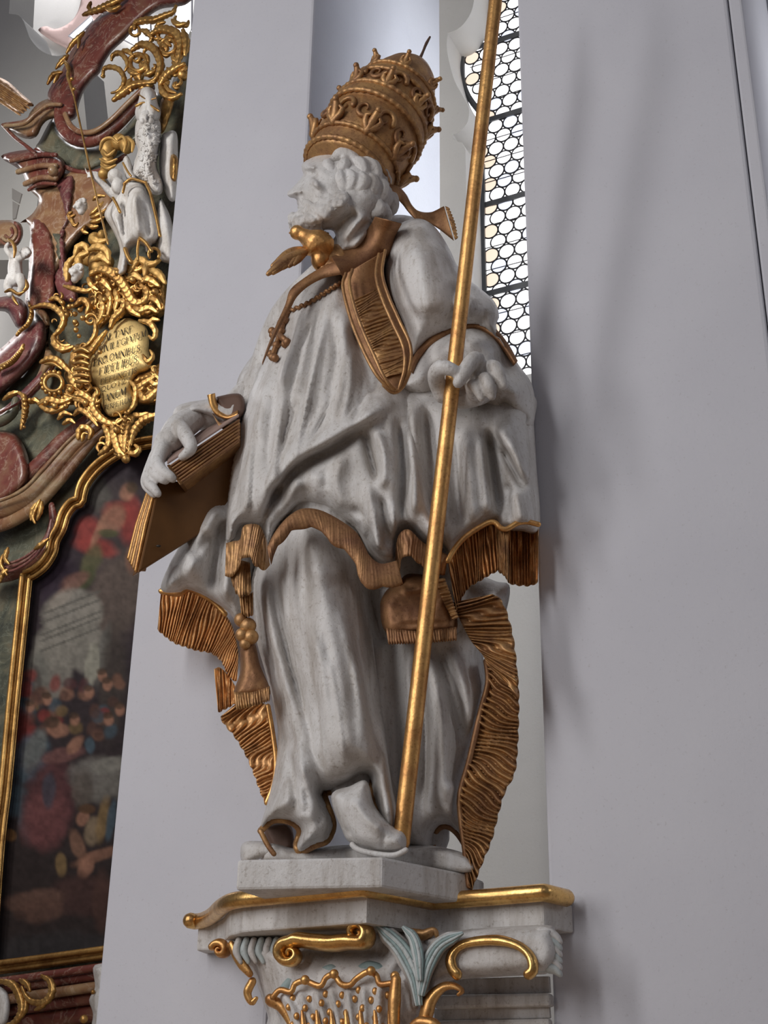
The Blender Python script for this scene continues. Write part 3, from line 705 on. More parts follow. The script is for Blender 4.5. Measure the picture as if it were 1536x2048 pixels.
# its gilt lace hem
def lace(a, b_, name, mat, rel, lift=0.014, nsc=0, sc_=4, seed=0, cords=0, ridge=0.0, m=6):
    fa = np.array(spline(a, 30)); 
    def at(px, py, h):
        sh = np.shape(px); f = rel.front(np.ravel(px), np.ravel(py), 0)
        # keep the depth of the upper edge so that the lace hangs in front of what is below
        Yt = rel.front(fa[:, 0], fa[:, 1], 0)[:, 1]
        idx = np.argmin((np.ravel(px)[:, None] - fa[None, :, 0]) ** 2 + (np.ravel(py)[:, None] - fa[None, :, 1]) ** 2, axis=1)
        Y = np.minimum(Yt[idx], f[:, 1]) - np.ravel(h)
        return P(np.ravel(px), np.ravel(py), Y).reshape(sh + (3,))
    return ribbon(a, b_, at, max(30, int(plen(a) / 4)), m, 0.014, ridge, cords, scallop=sc_, nsc=nsc, seed=seed, lift=lift).build(name, mat, stat)
def ats(Y0, gx=-0.0004): return dep(Y0, gx)
hm_t = [(534, 1095), (545, 1072), (560, 1050), (580, 1030), (605, 1017), (640, 1020), (680, 1040), (712, 1064), (728, 1090), (740, 1112), (762, 1127), (794, 1121)]
hm_b = [(542, 1130), (548, 1105), (565, 1080), (588, 1058), (612, 1054), (640, 1058), (660, 1082), (690, 1100), (708, 1120), (718, 1150), (736, 1174), (806, 1168)]
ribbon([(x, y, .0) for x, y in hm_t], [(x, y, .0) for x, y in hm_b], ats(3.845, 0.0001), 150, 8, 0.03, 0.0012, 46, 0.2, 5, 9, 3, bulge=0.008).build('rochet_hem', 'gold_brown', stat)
ribbon([(452, 1086, .05), (468, 1082, .02), (480, 1078, .0), (486, 1054, -.03), (500, 1048, -.05), (520, 1052, -.05), (532, 1078, -.02), (536, 1092, .03)],
       [(450, 1152, .05), (470, 1146, .02), (480, 1128, .0), (486, 1112, -.03), (500, 1114, -.05), (514, 1132, -.05), (528, 1136, -.02), (540, 1130, .03)], ats(3.93, 0), 90, 9, 0.03, 0.006, 22, 0.5, 5, 5, 8).build('rochet_hem', 'gold_worn', stat)
ribbon([(455, 1130, .02), (475, 1120, -.02), (500, 1125, .0)], [(462, 1160, .02), (478, 1190, -.02), (503, 1182, .0)], ats(3.98, 0), 40, 9, 0.03, 0.008, 10, 0.5, 6, 4, 5).build('rochet_hem', 'gold_worn', stat)
ribbon([(790, 1124, .05), (793, 1085, .0), (802, 1064, -.04), (820, 1060, -.05), (845, 1084, -.02), (872, 1098, .02), (896, 1110, .05)],
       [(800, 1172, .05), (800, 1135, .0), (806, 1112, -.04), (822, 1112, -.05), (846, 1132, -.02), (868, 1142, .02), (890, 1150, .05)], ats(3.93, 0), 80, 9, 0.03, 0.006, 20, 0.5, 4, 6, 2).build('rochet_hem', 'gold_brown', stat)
# --- stole ends hanging below the hem
stl = Relief([(795, 1165), (815, 1148), (850, 1150), (888, 1160), (905, 1200), (912, 1262), (850, 1268), (776, 1268), (760, 1215), (772, 1182)], dep(4.03, -.0002), 0.06, 26, step=5, nz=0.004, nzs=9, folds=[([(800, 1170), (820, 1185), (850, 1172)], 0.008, 5), ([(790, 1250), (905, 1245)], -0.006, 4)])
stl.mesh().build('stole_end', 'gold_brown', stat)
ribbon([(772, 1256), (840, 1262), (913, 1254)], [(776, 1286), (845, 1284), (914, 1278)], ats(3.965, -.0002), 90, 5, 0.03, 0.008, 26, 0.2, 4, 26, 4).build('stole_fringe', 'gold_brown', stat)
ribbon([(868, 1160), (885, 1200), (905, 1240)], [(888, 1156), (902, 1196), (916, 1236)], ats(3.955, -.0002), 60, 5, 0.02, 0.010, 13, 0.1, 2, 13, 9).build('stole_fringe', 'gold_worn', stat)
Relief([(482, 1290), (508, 1284), (520, 1330), (540, 1378), (532, 1392), (470, 1392), (480, 1345)], dep(4.10, 0), 0.05, 18, step=5, nz=0.004, nzs=9).mesh().build('stole_end', 'gold_brown', stat)
ribbon([(468, 1384), (505, 1384), (540, 1372)], [(472, 1416), (510, 1408), (540, 1398)], ats(4.04, 0), 50, 5, 0.03, 0.010, 15, 0.2, 5, 15, 4).build('stole_fringe', 'gold_worn', stat)
ribbon([(478, 1185), (492, 1190), (506, 1184)], [(482, 1225), (495, 1232), (507, 1228)], ats(4.02, 0), 30, 6, 0.04, 0.010, 6, 0.2, 3, 4, 4).build('stole_tassel', 'gold_worn', stat)
mbk = MB()
for x, y, r in ((482, 1240, .022), (496, 1252, .026), (484, 1270, .022), (502, 1274, .024), (490, 1288, .018)): mbk.ball(P(x, y, 4.05), r)
mbk.build('stole_knot', 'gold_worn', stat)

# --- cope: back, shoulder, sleeve and hanging panel on the statue's left side
cope_back = Relief([(758, 446), (790, 430), (835, 437), (880, 470), (930, 555), (985, 598), (998, 632), (993, 655), (1018, 705), (1048, 748), (1068, 792), (1068, 850), (1073, 930), (1079, 1060), (1000, 1062), (905, 1112), (860, 1060), (780, 900), (720, 700), (690, 540), (720, 480)], dep(4.20, -.0002), 0.10, 50, step=8)
cope_back.mesh().build('cope_back', 'white_paint', stat)
cope_p = Relief([(775, 770), (850, 760), (960, 780), (1066, 790), (1068, 850), (1073, 930), (1079, 1056), (1040, 1062), (1000, 1058), (985, 1045), (930, 1082), (905, 1112), (880, 1090), (855, 1075), (830, 1040), (800, 950), (785, 860)], dep(4.08, -.0001), 0.16, 60, step=6, Rf=([960, 1050], [1, .5]), nz=0.006, nzs=40, folds=[
    ([(972, 850), (985, 940), (1000, 1040)], -0.07, 8, 16), ([(990, 845), (1030, 910), (1062, 972)], 0.05, 10, 22), ([(1000, 890), (1040, 960), (1064, 975)], -0.05, 7), ([(1010, 870), (1035, 920), (1055, 990)], 0.02, 8),
    ([(930, 850), (940, 950), (950, 1060)], 0.035, 18), ([(905, 860), (912, 960), (925, 1060)], -0.02, 10), ([(1030, 980), (1045, 1050)], 0.03, 12), ([(1015, 960), (1018, 1050)], -0.025, 8), ([(960, 860), (968, 950), (978, 1040)], 0.03, 9),
    ([(848, 800), (860, 930), (868, 1060)], -0.05, 10, 14), ([(820, 800), (832, 930), (830, 1030)], 0.03, 14), ([(880, 830), (888, 950), (895, 1080)], 0.02, 9)])
cope_p.mesh().build('cope_panel', 'white_paint', stat)
sleeve = Relief([(812, 728), (835, 700), (862, 678), (905, 656), (950, 648), (988, 664), (1014, 694), (1038, 730), (1062, 765), (1070, 805), (1066, 850), (1040, 862), (1000, 840), (975, 820), (930, 815), (890, 800), (860, 796), (825, 794), (800, 786), (790, 772), (800, 748)], dep(4.02, -.0000), 0.15, 62, step=5, nz=0.005, nzs=36, folds=[
    ([(850, 720), (900, 690), (960, 690), (1010, 730)], 0.03, 26), ([(1000, 790), (1030, 830), (1062, 840)], -0.035, 12), ([(960, 730), (1010, 770), (1050, 800)], 0.03, 16), ([(880, 720), (860, 760), (868, 792)], -0.02, 10), ([(985, 700), (1030, 750)], -0.015, 10)])
sleeve.mesh().build('cope_sleeve', 'white_paint', stat)
shld = Relief([(772, 512), (776, 480), (796, 450), (835, 437), (868, 452), (898, 496), (922, 545), (962, 578), (988, 602), (998, 630), (992, 654), (1012, 690), (1032, 726), (985, 672), (950, 652), (905, 662), (862, 684), (822, 720), (805, 660), (776, 590), (766, 548)], dep(4.02, -.0003), 0.15, 85, step=6, nz=0.004, nzs=40, folds=[
    ([(835, 480), (850, 560), (850, 640)], 0.03, 45), ([(915, 560), (905, 610), (915, 650)], -0.03, 14), ([(940, 590), (935, 640)], 0.03, 14), ([(975, 620), (960, 650)], -0.02, 9)])
shld.mesh().build('cope_shoulder', 'white_paint', stat)
ribbon([(816, 738, 0), (826, 714, .01), (845, 688, .02), (864, 671, .02), (905, 649, .03), (950, 640, .03), (990, 657, .02), (1015, 685, .01), (1036, 722, 0)], [(826, 748, 0), (836, 724, .01), (853, 702, .02), (870, 688, .02), (907, 667, .03), (950, 658, .03), (984, 675, .02), (1006, 701, .01), (1027, 732, 0)], dep(3.905, 0), 60, 6, 0.10, 0, 0, bulge=.014).build('cope_edge', 'gold_brown', stat)
# gold orphrey down the front of the cope
OA = [(690, 548, .02), (684, 575, .03), (700, 640, .05), (724, 700, .06), (748, 745, .06), (768, 768, .05), (786, 780, .03)]
OB = [(772, 500, .0), (766, 545, .03), (778, 590, .05), (800, 640, .06), (822, 690, .06), (820, 735, .05), (800, 778, .03)]
ORY = 3.865
A_ = spline(OA, 60); B_ = spline(OB, 60)
def orf(t, n=60): C = A_ * (1 - t) + B_ * t; return C
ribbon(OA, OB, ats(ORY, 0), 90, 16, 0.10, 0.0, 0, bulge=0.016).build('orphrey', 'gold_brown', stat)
C1, C2 = orf(.2)[14:52], orf(.82)[14:52]
ribbon(C1, C2, ats(ORY - .014, 0), 130, 12, 0.03, 0.008, 26, 0.7, seed=4, bulge=0.006).build('orphrey_panel', 'gold_worn', stat)
for off in (0.02, 0.18, 0.83, 0.98):
    C_ = orf(off)
    MB().tube(P(C_[:, 0], C_[:, 1], ORY - .010 - C_[:, 2] - .014 * math.sin(off * 3.14)), 0.006, 6).build('orphrey_cord', 'gold_worn', stat)
Cb = spline([(768, 770, .05), (786, 784, .03), (804, 774, .03), (818, 745, .045)], 20)
MB().tube(P(Cb[:, 0], Cb[:, 1], ORY - Cb[:, 2]), 0.008, 6).build('orphrey_edge', 'gold_worn', stat)
# collar: from the neck at the back to the throat
ribbon([(662, 514, .0), (690, 500, .03), (715, 480, .03), (738, 454, .0), (750, 433, -.05)], [(690, 562, .0), (735, 550, .05), (774, 516, .05), (790, 474, .01), (804, 447, -.06)], ats(3.90, 0), 60, 14, 0.05, 0, 0, bulge=0.035).build('cope_collar', 'gold_brown', stat)
# narrow band on the far side of the chest
ribbon([(672, 522, -.02), (640, 536, .0), (605, 558, .0), (580, 580, .0), (570, 610, .0), (552, 650, -.02), (536, 690, -.04), (524, 725, -.06)], [(690, 548, -.02), (650, 556, .0), (618, 572, .0), (594, 594, .0), (580, 620, .0), (560, 656, -.02), (542, 692, -.04), (525, 731, -.06)], ats(3.90, 0), 70, 6, 0.03, 0, 0, bulge=0.008).build('orphrey', 'gold_brown', stat)
Relief([(650, 500), (670, 488), (690, 496), (700, 520), (690, 548), (672, 540), (640, 545), (632, 530)], dep(3.97, 0), 0.06, 16, step=4, nz=0.008, nzs=7).mesh().build('collar_clasp', 'gold_worn', stat)
# --- left side of the cope behind the other arm
cope_l = Relief([(482, 744), (524, 690), (545, 700), (540, 900), (515, 1130), (480, 1240), (455, 1222), (410, 1192), (372, 1178), (362, 1184), (322, 1180), (338, 1130), (362, 1085), (402, 1008), (440, 900), (455, 820), (470, 780)], dep(4.34, .0002), 0.12, 45, step=7, nz=0.005, nzs=36, folds=[
    ([(440, 1000), (400, 1090), (370, 1170)], 0.06, 18), ([(420, 1060), (385, 1120)], -0.05, 12), ([(450, 1030), (430, 1120), (420, 1190)], -0.05, 14), ([(470, 1050), (455, 1150), (450, 1215)], 0.04, 13), ([(345, 1120), (340, 1180)], 0.02, 8)])
cope_l.mesh().build('cope_side', 'white_paint', stat)

# --- fringes of the cope
fr_ = lambda a, b_, Y, n, cords, ridge, seed, name='cope_fringe', mat='gold_fringe', wig=0.6, sc_=3, m=12, thick=0.03, gx=-.0004, skew=0: ribbon(a, b_, dep(Y, gx), n, m, thick, ridge * 1.05, int(cords * 1.25), wig, sc_, max(4, cords // 2), seed, skew=skew).build(name, mat, stat)
fr_([(322, 1182, .0), (345, 1186, .03), (364, 1186, .02), (374, 1177, .02), (395, 1184, .05), (425, 1202, .06), (450, 1228, .04), (466, 1256, .0), (476, 1300, -.05), (476, 1335, -.1)],
    [(315, 1258, .0), (335, 1275, .03), (352, 1286, .03), (370, 1292, .03), (395, 1300, .05), (420, 1304, .06), (436, 1314, .05), (446, 1326, .0), (458, 1352, -.05), (474, 1362, -.1)], 4.30, 300, 30, 0.020, 1)
hem([(322, 1182), (345, 1187), (364, 1187), (374, 1177), (395, 1184), (425, 1202), (450, 1228)], 0, 0.010, 'fringe_braid', 'gold', Y=4.37)
fr_([(428, 1338, .0), (440, 1335, .03), (458, 1352, .04), (474, 1378, .0)], [(436, 1424, .0), (448, 1418, .03), (460, 1412, .04), (476, 1402, .0)], 4.22, 70, 9, 0.016, 3)
fr_([(476, 1404, .0), (520, 1404, .03), (538, 1420, .03), (546, 1470, .02), (552, 1530, .0), (546, 1572, .0), (533, 1606, .0)], [(436, 1424, .0), (450, 1448, .03), (470, 1472, .03), (492, 1508, .02), (508, 1545, .0), (520, 1578, .0), (531, 1606, .0)], 4.26, 130, 20, 0.020, 5, wig=0.9, gx=0, skew=.05)
hem([(536, 1412), (546, 1470), (552, 1530), (546, 1572), (533, 1606)], 0, 0.008, 'fringe_braid', 'gold', Y=4.22)
# right side
fr_([(896, 1124, .0), (906, 1104, .03), (925, 1080, .05), (955, 1058, .06), (982, 1044, .06), (992, 1046, .05)], [(912, 1222, .0), (925, 1192, .03), (940, 1172, .05), (960, 1160, .06), (984, 1146, .06), (996, 1140, .05)], 3.98, 160, 16, 0.026, 7, gx=-.0001)
fr_([(990, 1046, .04), (1000, 1058, -.01), (1016, 1058, -.03)], [(996, 1142, .04), (1008, 1150, -.01), (1018, 1166, -.03)], 3.98, 40, 5, 0.014, 8, mat='gold_worn', gx=-.0001)
fr_([(1014, 1058, .0), (1026, 1050, .05), (1045, 1044, .07), (1062, 1044, .06), (1077, 1050, .0)], [(1016, 1164, .0), (1028, 1168, .05), (1044, 1170, .07), (1060, 1170, .06), (1076, 1164, .0)], 4.06, 120, 9, 0.028, 9, gx=-.0001)
hem([(896, 1122), (906, 1103), (925, 1079), (955, 1057), (982, 1043), (993, 1047), (1002, 1058), (1016, 1058), (1028, 1049), (1050, 1043), (1077, 1049)], 0, 0.009, 'fringe_braid', 'gold', Y=3.905)
fr_([(905, 1205, .0), (920, 1240, .02), (942, 1282, .03), (965, 1310, .02), (974, 1330, .0)], [(985, 1188, .0), (1004, 1206, .03), (1022, 1260, .05), (1032, 1330, .04), (1034, 1390, .0)], 4.03, 120, 15, 0.022, 11, mat='gold_worn', m=14)
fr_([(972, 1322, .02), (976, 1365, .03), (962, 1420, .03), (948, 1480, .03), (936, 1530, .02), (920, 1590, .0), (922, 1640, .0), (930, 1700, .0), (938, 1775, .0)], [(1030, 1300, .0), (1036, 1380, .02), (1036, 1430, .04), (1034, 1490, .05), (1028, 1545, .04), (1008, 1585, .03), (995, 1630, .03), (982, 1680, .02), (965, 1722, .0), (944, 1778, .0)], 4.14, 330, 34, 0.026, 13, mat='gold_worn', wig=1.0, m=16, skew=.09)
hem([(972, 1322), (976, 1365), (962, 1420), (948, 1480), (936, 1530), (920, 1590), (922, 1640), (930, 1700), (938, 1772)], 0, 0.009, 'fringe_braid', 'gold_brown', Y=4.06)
Relief([(905, 1140), (960, 1150), (985, 1180), (970, 1215), (930, 1235), (908, 1205)], dep(4.26), 0.02, 14).mesh().build('cope_lining', 'lining_shade_brown', stat)
ribbon([(928, 818, 0), (945, 812, .02), (958, 812, 0)], [(922, 836, 0), (936, 850, .02), (950, 838, 0)], dep(3.93, 0), 40, 8, 0.03, 0.012, 7, 0.4, 3, 4, 3).build('cuff_lace', 'gold_worn', stat)
# --- sleeve of the other arm
Relief([(345, 838), (352, 815), (378, 804), (420, 798), (440, 792), (470, 786), (490, 800), (480, 850), (452, 850), (428, 838), (395, 832), (372, 845), (360, 850)], dep(4.20, 0), 0.09, 26, step=4, nz=0.004, nzs=20, folds=[([(365, 842), (385, 832), (420, 842), (450, 858)], -0.02, 5), ([(370, 815), (400, 820), (440, 845)], 0.02, 12)]).mesh().build('arm_sleeve', 'white_paint', stat)
Relief([(432, 798), (440, 792), (480, 788), (490, 815), (478, 838), (456, 836), (440, 822)], dep(4.13, 0), 0.02, 10, step=4).mesh().build('cope_lining', 'lining_shade_brown', stat)
ribbon([(414, 790, 0), (420, 812, .01), (432, 830, .02), (452, 838, .02), (476, 832, .0)], [(430, 786, 0), (434, 805, .02), (444, 820, .03), (458, 828, .03), (476, 820, .01)], dep(4.09, 0), 40, 6, 0.02, 0, 0, bulge=.01).build('cope_edge', 'gold', stat)
ribbon([(424, 826, 0), (440, 845, 0), (460, 848, 0), (478, 838, 0)], [(436, 850, 0), (448, 860, 0), (462, 862, 0), (478, 860, 0)], dep(4.10, 0), 30, 5, 0.02, 0, 0).build('cope_edge', 'gold_worn', stat)

# ---------------------------------------------------------------- body: head, neck, trunk, hands, one surface
hd = Relief([(606, 326), (604, 340), (607, 349), (602, 356), (594, 366), (584, 376), (576, 383), (574, 389), (580, 395), (590, 397), (594, 401), (593, 407), (597, 411), (594, 415), (598, 421), (595, 428), (588, 433), (582, 442), (583, 455), (590, 463), (606, 461), (628, 465), (655, 460), (668, 464), (673, 486), (668, 512), (720, 505), (750, 470), (757, 440), (775, 415), (780, 385), (775, 350), (765, 320), (735, 300), (690, 296), (640, 305)],
            dep(4.03, 0), 0.165, 58, step=3, back=1.0, nz=0.003, nzs=10, folds=[
    ([(611, 335), (622, 334), (632, 338)], 0.016, 5), ([(604, 342), (614, 345), (626, 346), (634, 344)], -0.032, 4.5), ([(606, 345), (615, 346), (628, 346)], 0.014, 2.6), ([(603, 349), (614, 351), (630, 350)], -0.008, 2), ([(615, 348), (624, 349), (632, 347)], 0.006, 2.5), ([(636, 362), (626, 372)], 0.028, 13),
    ([(603, 357), (590, 372), (580, 383)], 0.012, 6), ([(596, 386), (601, 389)], 0.016, 5), ([(590, 391), (596, 388), (602, 391)], -0.03, 2.4), ([(603, 380), (606, 390), (605, 398)], -0.010, 3.5), ([(596, 405), (604, 402), (611, 405)], -0.024, 3), ([(597, 400), (606, 398)], 0.010, 3), ([(597, 412), (606, 412)], 0.012, 3.5), ([(597, 419), (607, 420)], -0.010, 3.5),
    ([(650, 372), (645, 400), (630, 415)], -0.005, 12), ([(640, 440), (668, 420), (700, 395)], 0.03, 12), ([(668, 464), (690, 440), (715, 420)], -0.03, 10), ([(682, 486), (705, 455), (735, 425)], 0.018, 7), ([(690, 498), (715, 465), (742, 440)], -0.014, 5), ([(672, 480), (700, 445), (722, 425)], -0.012, 5), ([(705, 500), (735, 460)], 0.012, 6)])
bm_ = hd.mesh()
# trunk and limbs inside the robes
ax = np.eye(3)
def chain(mb, pts, rad, Ys=None, segs=12):
    q = np.array(pts, float); n = max(10, int(plen(q) / 5)); q = spline(q, n)
    w3 = P(q[:, 0], q[:, 1], q[:, 2]); return mb.tube(w3, rad, segs)
chain(bm_, [(715, 500, 4.08), (700, 600, 4.10), (680, 760, 4.12), (670, 950, 4.14)], [.10, .17, .17, .16], segs=16)
chain(bm_, [(670, 920, 4.13), (650, 1100, 4.12), (690, 1350, 4.15), (705, 1600, 4.1)], [.15, .12, .085, .06], segs=14)
chain(bm_, [(720, 930, 4.18), (800, 1200, 4.26), (850, 1500, 4.29), (860, 1680, 4.27)], [.14, .11, .08, .06], segs=14)
chain(bm_, [(720, 540, 4.1), (810, 520, 4.06), (850, 600, 4.06), (870, 700, 4.02), (915, 760, 3.95)], [.12, .12, .085, .065, .045], segs=14)
chain(bm_, [(690, 560, 4.1), (590, 640, 4.2), (520, 760, 4.26), (440, 832, 4.2), (385, 838, 4.16), (352, 862, 4.12)], [.12, .10, .08, .055, .042, .04], segs=14)
# hand that holds the staff
hy = float((st0 + (st1 - st0) * .535)[1]) if False else 0
HS = -0.07
H_ = lambda pts: [(x, y, Y + HS) for x, y, Y in pts]
chain(bm_, H_([(980, 760, 3.99), (955, 780, 3.92), (925, 784, 3.915), (897, 780, 3.905)]), [.055, .05, .05, .034], segs=14)
chain(bm_, H_([(892, 796, 3.88), (925, 800, 3.895), (955, 796, 3.89)]), [.022, .030, .026])
chain(bm_, H_([(886, 790, 3.88), (874, 765, 3.84), (873, 746, 3.79), (884, 735, 3.765), (900, 738, 3.755), (914, 744, 3.76)]), [.030, .028, .027, .027, .023, .018])
chain(bm_, H_([(945, 772, 3.85), (954, 738, 3.82), (953, 718, 3.80), (941, 727, 3.775), (928, 746, 3.765), (916, 766, 3.77)]), [.028, .028, .027, .026, .024, .018])
chain(bm_, H_([(955, 775, 3.86), (976, 748, 3.83), (985, 734, 3.81), (994, 746, 3.79), (1006, 771, 3.79)]), [.027, .027, .026, .024, .016])
chain(bm_, H_([(958, 786, 3.86), (962, 766, 3.81), (970, 757, 3.79), (977, 772, 3.78), (984, 793, 3.79)]), [.024, .022, .022, .020, .014])
chain(bm_, H_([(948, 790, 3.86), (942, 778, 3.82), (946, 769, 3.80), (955, 780, 3.795), (963, 797, 3.80)]), [.020, .018, .018, .016, .012])
# hand on the book
chain(bm_, [(385, 838, 4.15), (358, 858, 4.10), (338, 884, 4.06)], [.045, .05, .042], segs=14)
chain(bm_, [(330, 880, 4.06), (322, 910, 4.04)], [.035, .03], segs=12)
chain(bm_, [(358, 852, 4.05), (372, 872, 4.01), (382, 895, 3.985), (372, 908, 3.98), (364, 914, 3.985)], [.028, .026, .024, .019, .014])   # thumb
chain(bm_, [(326, 898, 4.03), (316, 922, 4.00), (322, 940, 3.975), (340, 952, 3.965), (346, 958, 3.97)], [.025, .023, .021, .019, .014])
chain(bm_, [(318, 900, 4.05), (306, 928, 4.02), (308, 946, 3.99), (324, 958, 3.975), (332, 962, 3.98)], [.024, .022, .020, .018, .013])
chain(bm_, [(312, 912, 4.06), (298, 945, 4.03), (296, 964, 4.00), (310, 980, 3.985), (316, 988, 3.985)], [.023, .021, .020, .018, .013])
chain(bm_, [(310, 915, 4.09), (294, 950, 4.08), (291, 968, 4.05), (302, 984, 4.03), (308, 990, 4.03)], [.020, .018, .017, .015, .011])
remesh(bm_, 'body', 'white_paint', stat, 0.0045, 1, 0.4)
# --- hair and beard: carved curls
rg = np.random.default_rng(3)
hm_ = MB()
def lock(pts, r, Y, mb): q = spline(pts, 14); mb.tube(P(q[:, 0], q[:, 1], Y), np.array([.6, 1, 1.1, 1, .75, .35]) * r, 8)
locks = [([(668, 318), (680, 310), (700, 312), (712, 325), (706, 338)], .026, 3.90), ([(660, 322), (656, 330), (664, 340), (676, 336)], .024, 3.90), ([(690, 318), (688, 335), (676, 350)], .024, 3.885), ([(705, 320), (722, 330), (728, 348), (716, 356)], .026, 3.89), ([(715, 322), (740, 330), (752, 350), (748, 375)], .028, 3.91),
         ([(680, 345), (682, 362), (690, 372), (698, 362)], .022, 3.875), ([(700, 345), (706, 362), (700, 378), (688, 382)], .024, 3.875), ([(722, 350), (728, 368), (716, 382), (706, 376)], .026, 3.88), ([(735, 350), (746, 370), (738, 392), (722, 394)], .028, 3.90), ([(752, 358), (764, 376), (760, 398), (742, 408)], .028, 3.93),
         ([(765, 372), (772, 390), (764, 412), (746, 416)], .026, 3.96), ([(772, 380), (784, 398), (784, 420), (772, 430)], .024, 4.0), ([(742, 400), (756, 412), (760, 424), (744, 428), (736, 416)], .024, 3.92), ([(672, 372), (684, 384), (682, 396), (672, 398)], .018, 3.88), ([(692, 388), (704, 394), (706, 406), (696, 410)], .020, 3.885), ([(715, 396), (722, 408), (734, 412)], .020, 3.90),
         ([(668, 356), (672, 366), (668, 378)], .016, 3.885), ([(656, 330), (664, 346), (676, 352)], .02, 3.892), ([(755, 405), (768, 420), (776, 436), (768, 442)], .022, 3.95)]
for p_, r_, Y_ in locks: lock(p_, r_, Y_, hm_)
hm_.ball(P(720, 360, 4.0), (.115, .10, .11)); hm_.ball(P(752, 395, 4.02), (.06, .085, .07))
remesh(hm_, 'hair', 'white_paint', stat, 0.0045, 2, 0.5)
bd = MB()
for i in range(190):
    t = rg.random(); s_ = rg.random()
    # band along the jaw from the ear to the chin
    x = 690 - 100 * t + 10 * (s_ - .5); y = 392 + 58 * t + 22 * (s_ - .45) * (0.5 + t)
    d = float(hd.front(x, y, 0)[0][1]) if inside(np.array([[x, y]]), hd.poly)[0] else 4.0
    a = rg.random() * 6.28; rr = 4 + 5 * rg.random()
    cc = [(x + rr * math.cos(a + k * .9) * (1 - k * .12), y + rr * math.sin(a + k * .9) * (1 - k * .12)) for k in range(6)]
    q = np.array(cc); bd.tube(P(q[:, 0], q[:, 1], d - .004), np.array([.5, 1, 1, .9, .6]) * (.009 + .005 * t), 6)
for p_ in ([(604, 400), (612, 408), (616, 420)], [(598, 426), (592, 436), (588, 446)], [(606, 428), (600, 442), (598, 456)], [(590, 436), (584, 448), (588, 460), (596, 462)], [(616, 430), (614, 446), (608, 460)], [(628, 436), (624, 452), (630, 464)], [(640, 440), (636, 456), (646, 464)], [(610, 402), (622, 412), (628, 424)], [(600, 420), (610, 424), (618, 432)]):
    q = spline(p_, 10); d = [float(hd.front(x, y, 0)[0][1]) if inside(np.array([[x, y]]), hd.poly)[0] else 4.0 for x, y in q]
    bd.tube(P(q[:, 0], q[:, 1], np.array(d) - .004), np.array([.7, 1, 1, .5]) * .013, 7)
remesh(bd, 'beard', 'white_paint', stat, 0.004, 1, 0.4)

# ---------------------------------------------------------------- tiara
tb = P(694, 346, 4.02); tt = P(838, 124, 4.06); axv = tt - tb; TL = np.linalg.norm(axv); axv /= TL
e1 = np.cross(axv, (0, -1, 0)); e1 /= np.linalg.norm(e1); e2 = np.cross(axv, e1)
tia = emp('tiara', tb); tia.parent = stat; tia.location = Vector(tb) - stat.location
RB = 98 / 590.0
def tring(t, r, ph): return tb + axv * (t * TL) + (e1 * math.cos(ph) + e2 * math.sin(ph)) * r
prof = [(-.03, .02), (-.025, .90), (.0, .97), (.10, 1.0), (.12, 1.04), (.2, 1.07), (.3, 1.07), (.36, 1.04), (.38, 1.09), (.46, 1.07), (.48, 1.0), (.56, .97), (.60, .93), (.62, .96), (.69, .90), (.71, .84), (.80, .74), (.88, .60), (.95, .38), (.985, .2), (1.0, .02)]
pt_ = np.array(prof); tt_ = np.concatenate([[-.03, -.025], np.linspace(-.01, 1, 70)]); rr_ = np.interp(tt_, pt_[:, 0], pt_[:, 1]) * RB
G = np.array([[tring(t, r, ph) for ph in np.arange(64) * 2 * math.pi / 64] for t, r in zip(tt_, rr_)])
MB().grid(G, False, True).build('tiara_cap', 'gold_worn', tia)
def prof_r(t): return float(np.interp(t, pt_[:, 0], pt_[:, 1])) * RB
for (t, r, mat) in ((.0, .010, 'gold_worn'), (.105, .009, 'gold_worn'), (.375, .010, 'gold_worn'), (.47, .010, 'gold_worn'), (.615, .009, 'gold_worn'), (.70, .008, 'gold_worn')):
    ring = []
    for k in range(160):
        ph = k * 2 * math.pi / 160; tw = 1 + .16 * math.sin(k * 2 * math.pi * 40 / 160 * 1.0)
        base = tring(t, prof_r(t) + .004, ph); er = (e1 * math.cos(ph) + e2 * math.sin(ph))
        ring.append([base + er * math.cos(b) * r * tw + axv * math.sin(b) * r * tw for b in np.arange(6) * math.pi / 3])
    MB().grid(np.array(ring), True, True).build('crown_band', mat, tia)
def crown_leaf(t0, ph, s):
    mb = MB(); r0_ = prof_r(t0)
    def q(dt, dph, dr): return tring(t0 + dt, prof_r(t0 + dt) + dr, ph + dph)
    mb.tube([q(0, 0, .0), q(.05 * s, 0, .012), q(.09 * s, 0, .028), q(.11 * s, 0, .044)], np.array([.020, .018, .015, .010]) * s, 8)
    mb.ball(q(.108 * s, 0, .044), .013 * s, 8, 6)
    for sg in (-1, 1):
        mb.tube([q(0, 0, .004), q(.035 * s, sg * .13 * s, .012), q(.07 * s, sg * .16 * s, .020), q(.075 * s, sg * .10 * s, .028)], np.array([.016, .014, .011, .006]) * s, 7)
    return mb
for t0, n, s, off in ((.115, 8, .95, .25), (.475, 8, .85, .05), (.705, 7, .7, .3)):
    for k in range(n): crown_leaf(t0, off + k * 2 * math.pi / n, s).build('crown_leaf', 'gold_worn', tia)
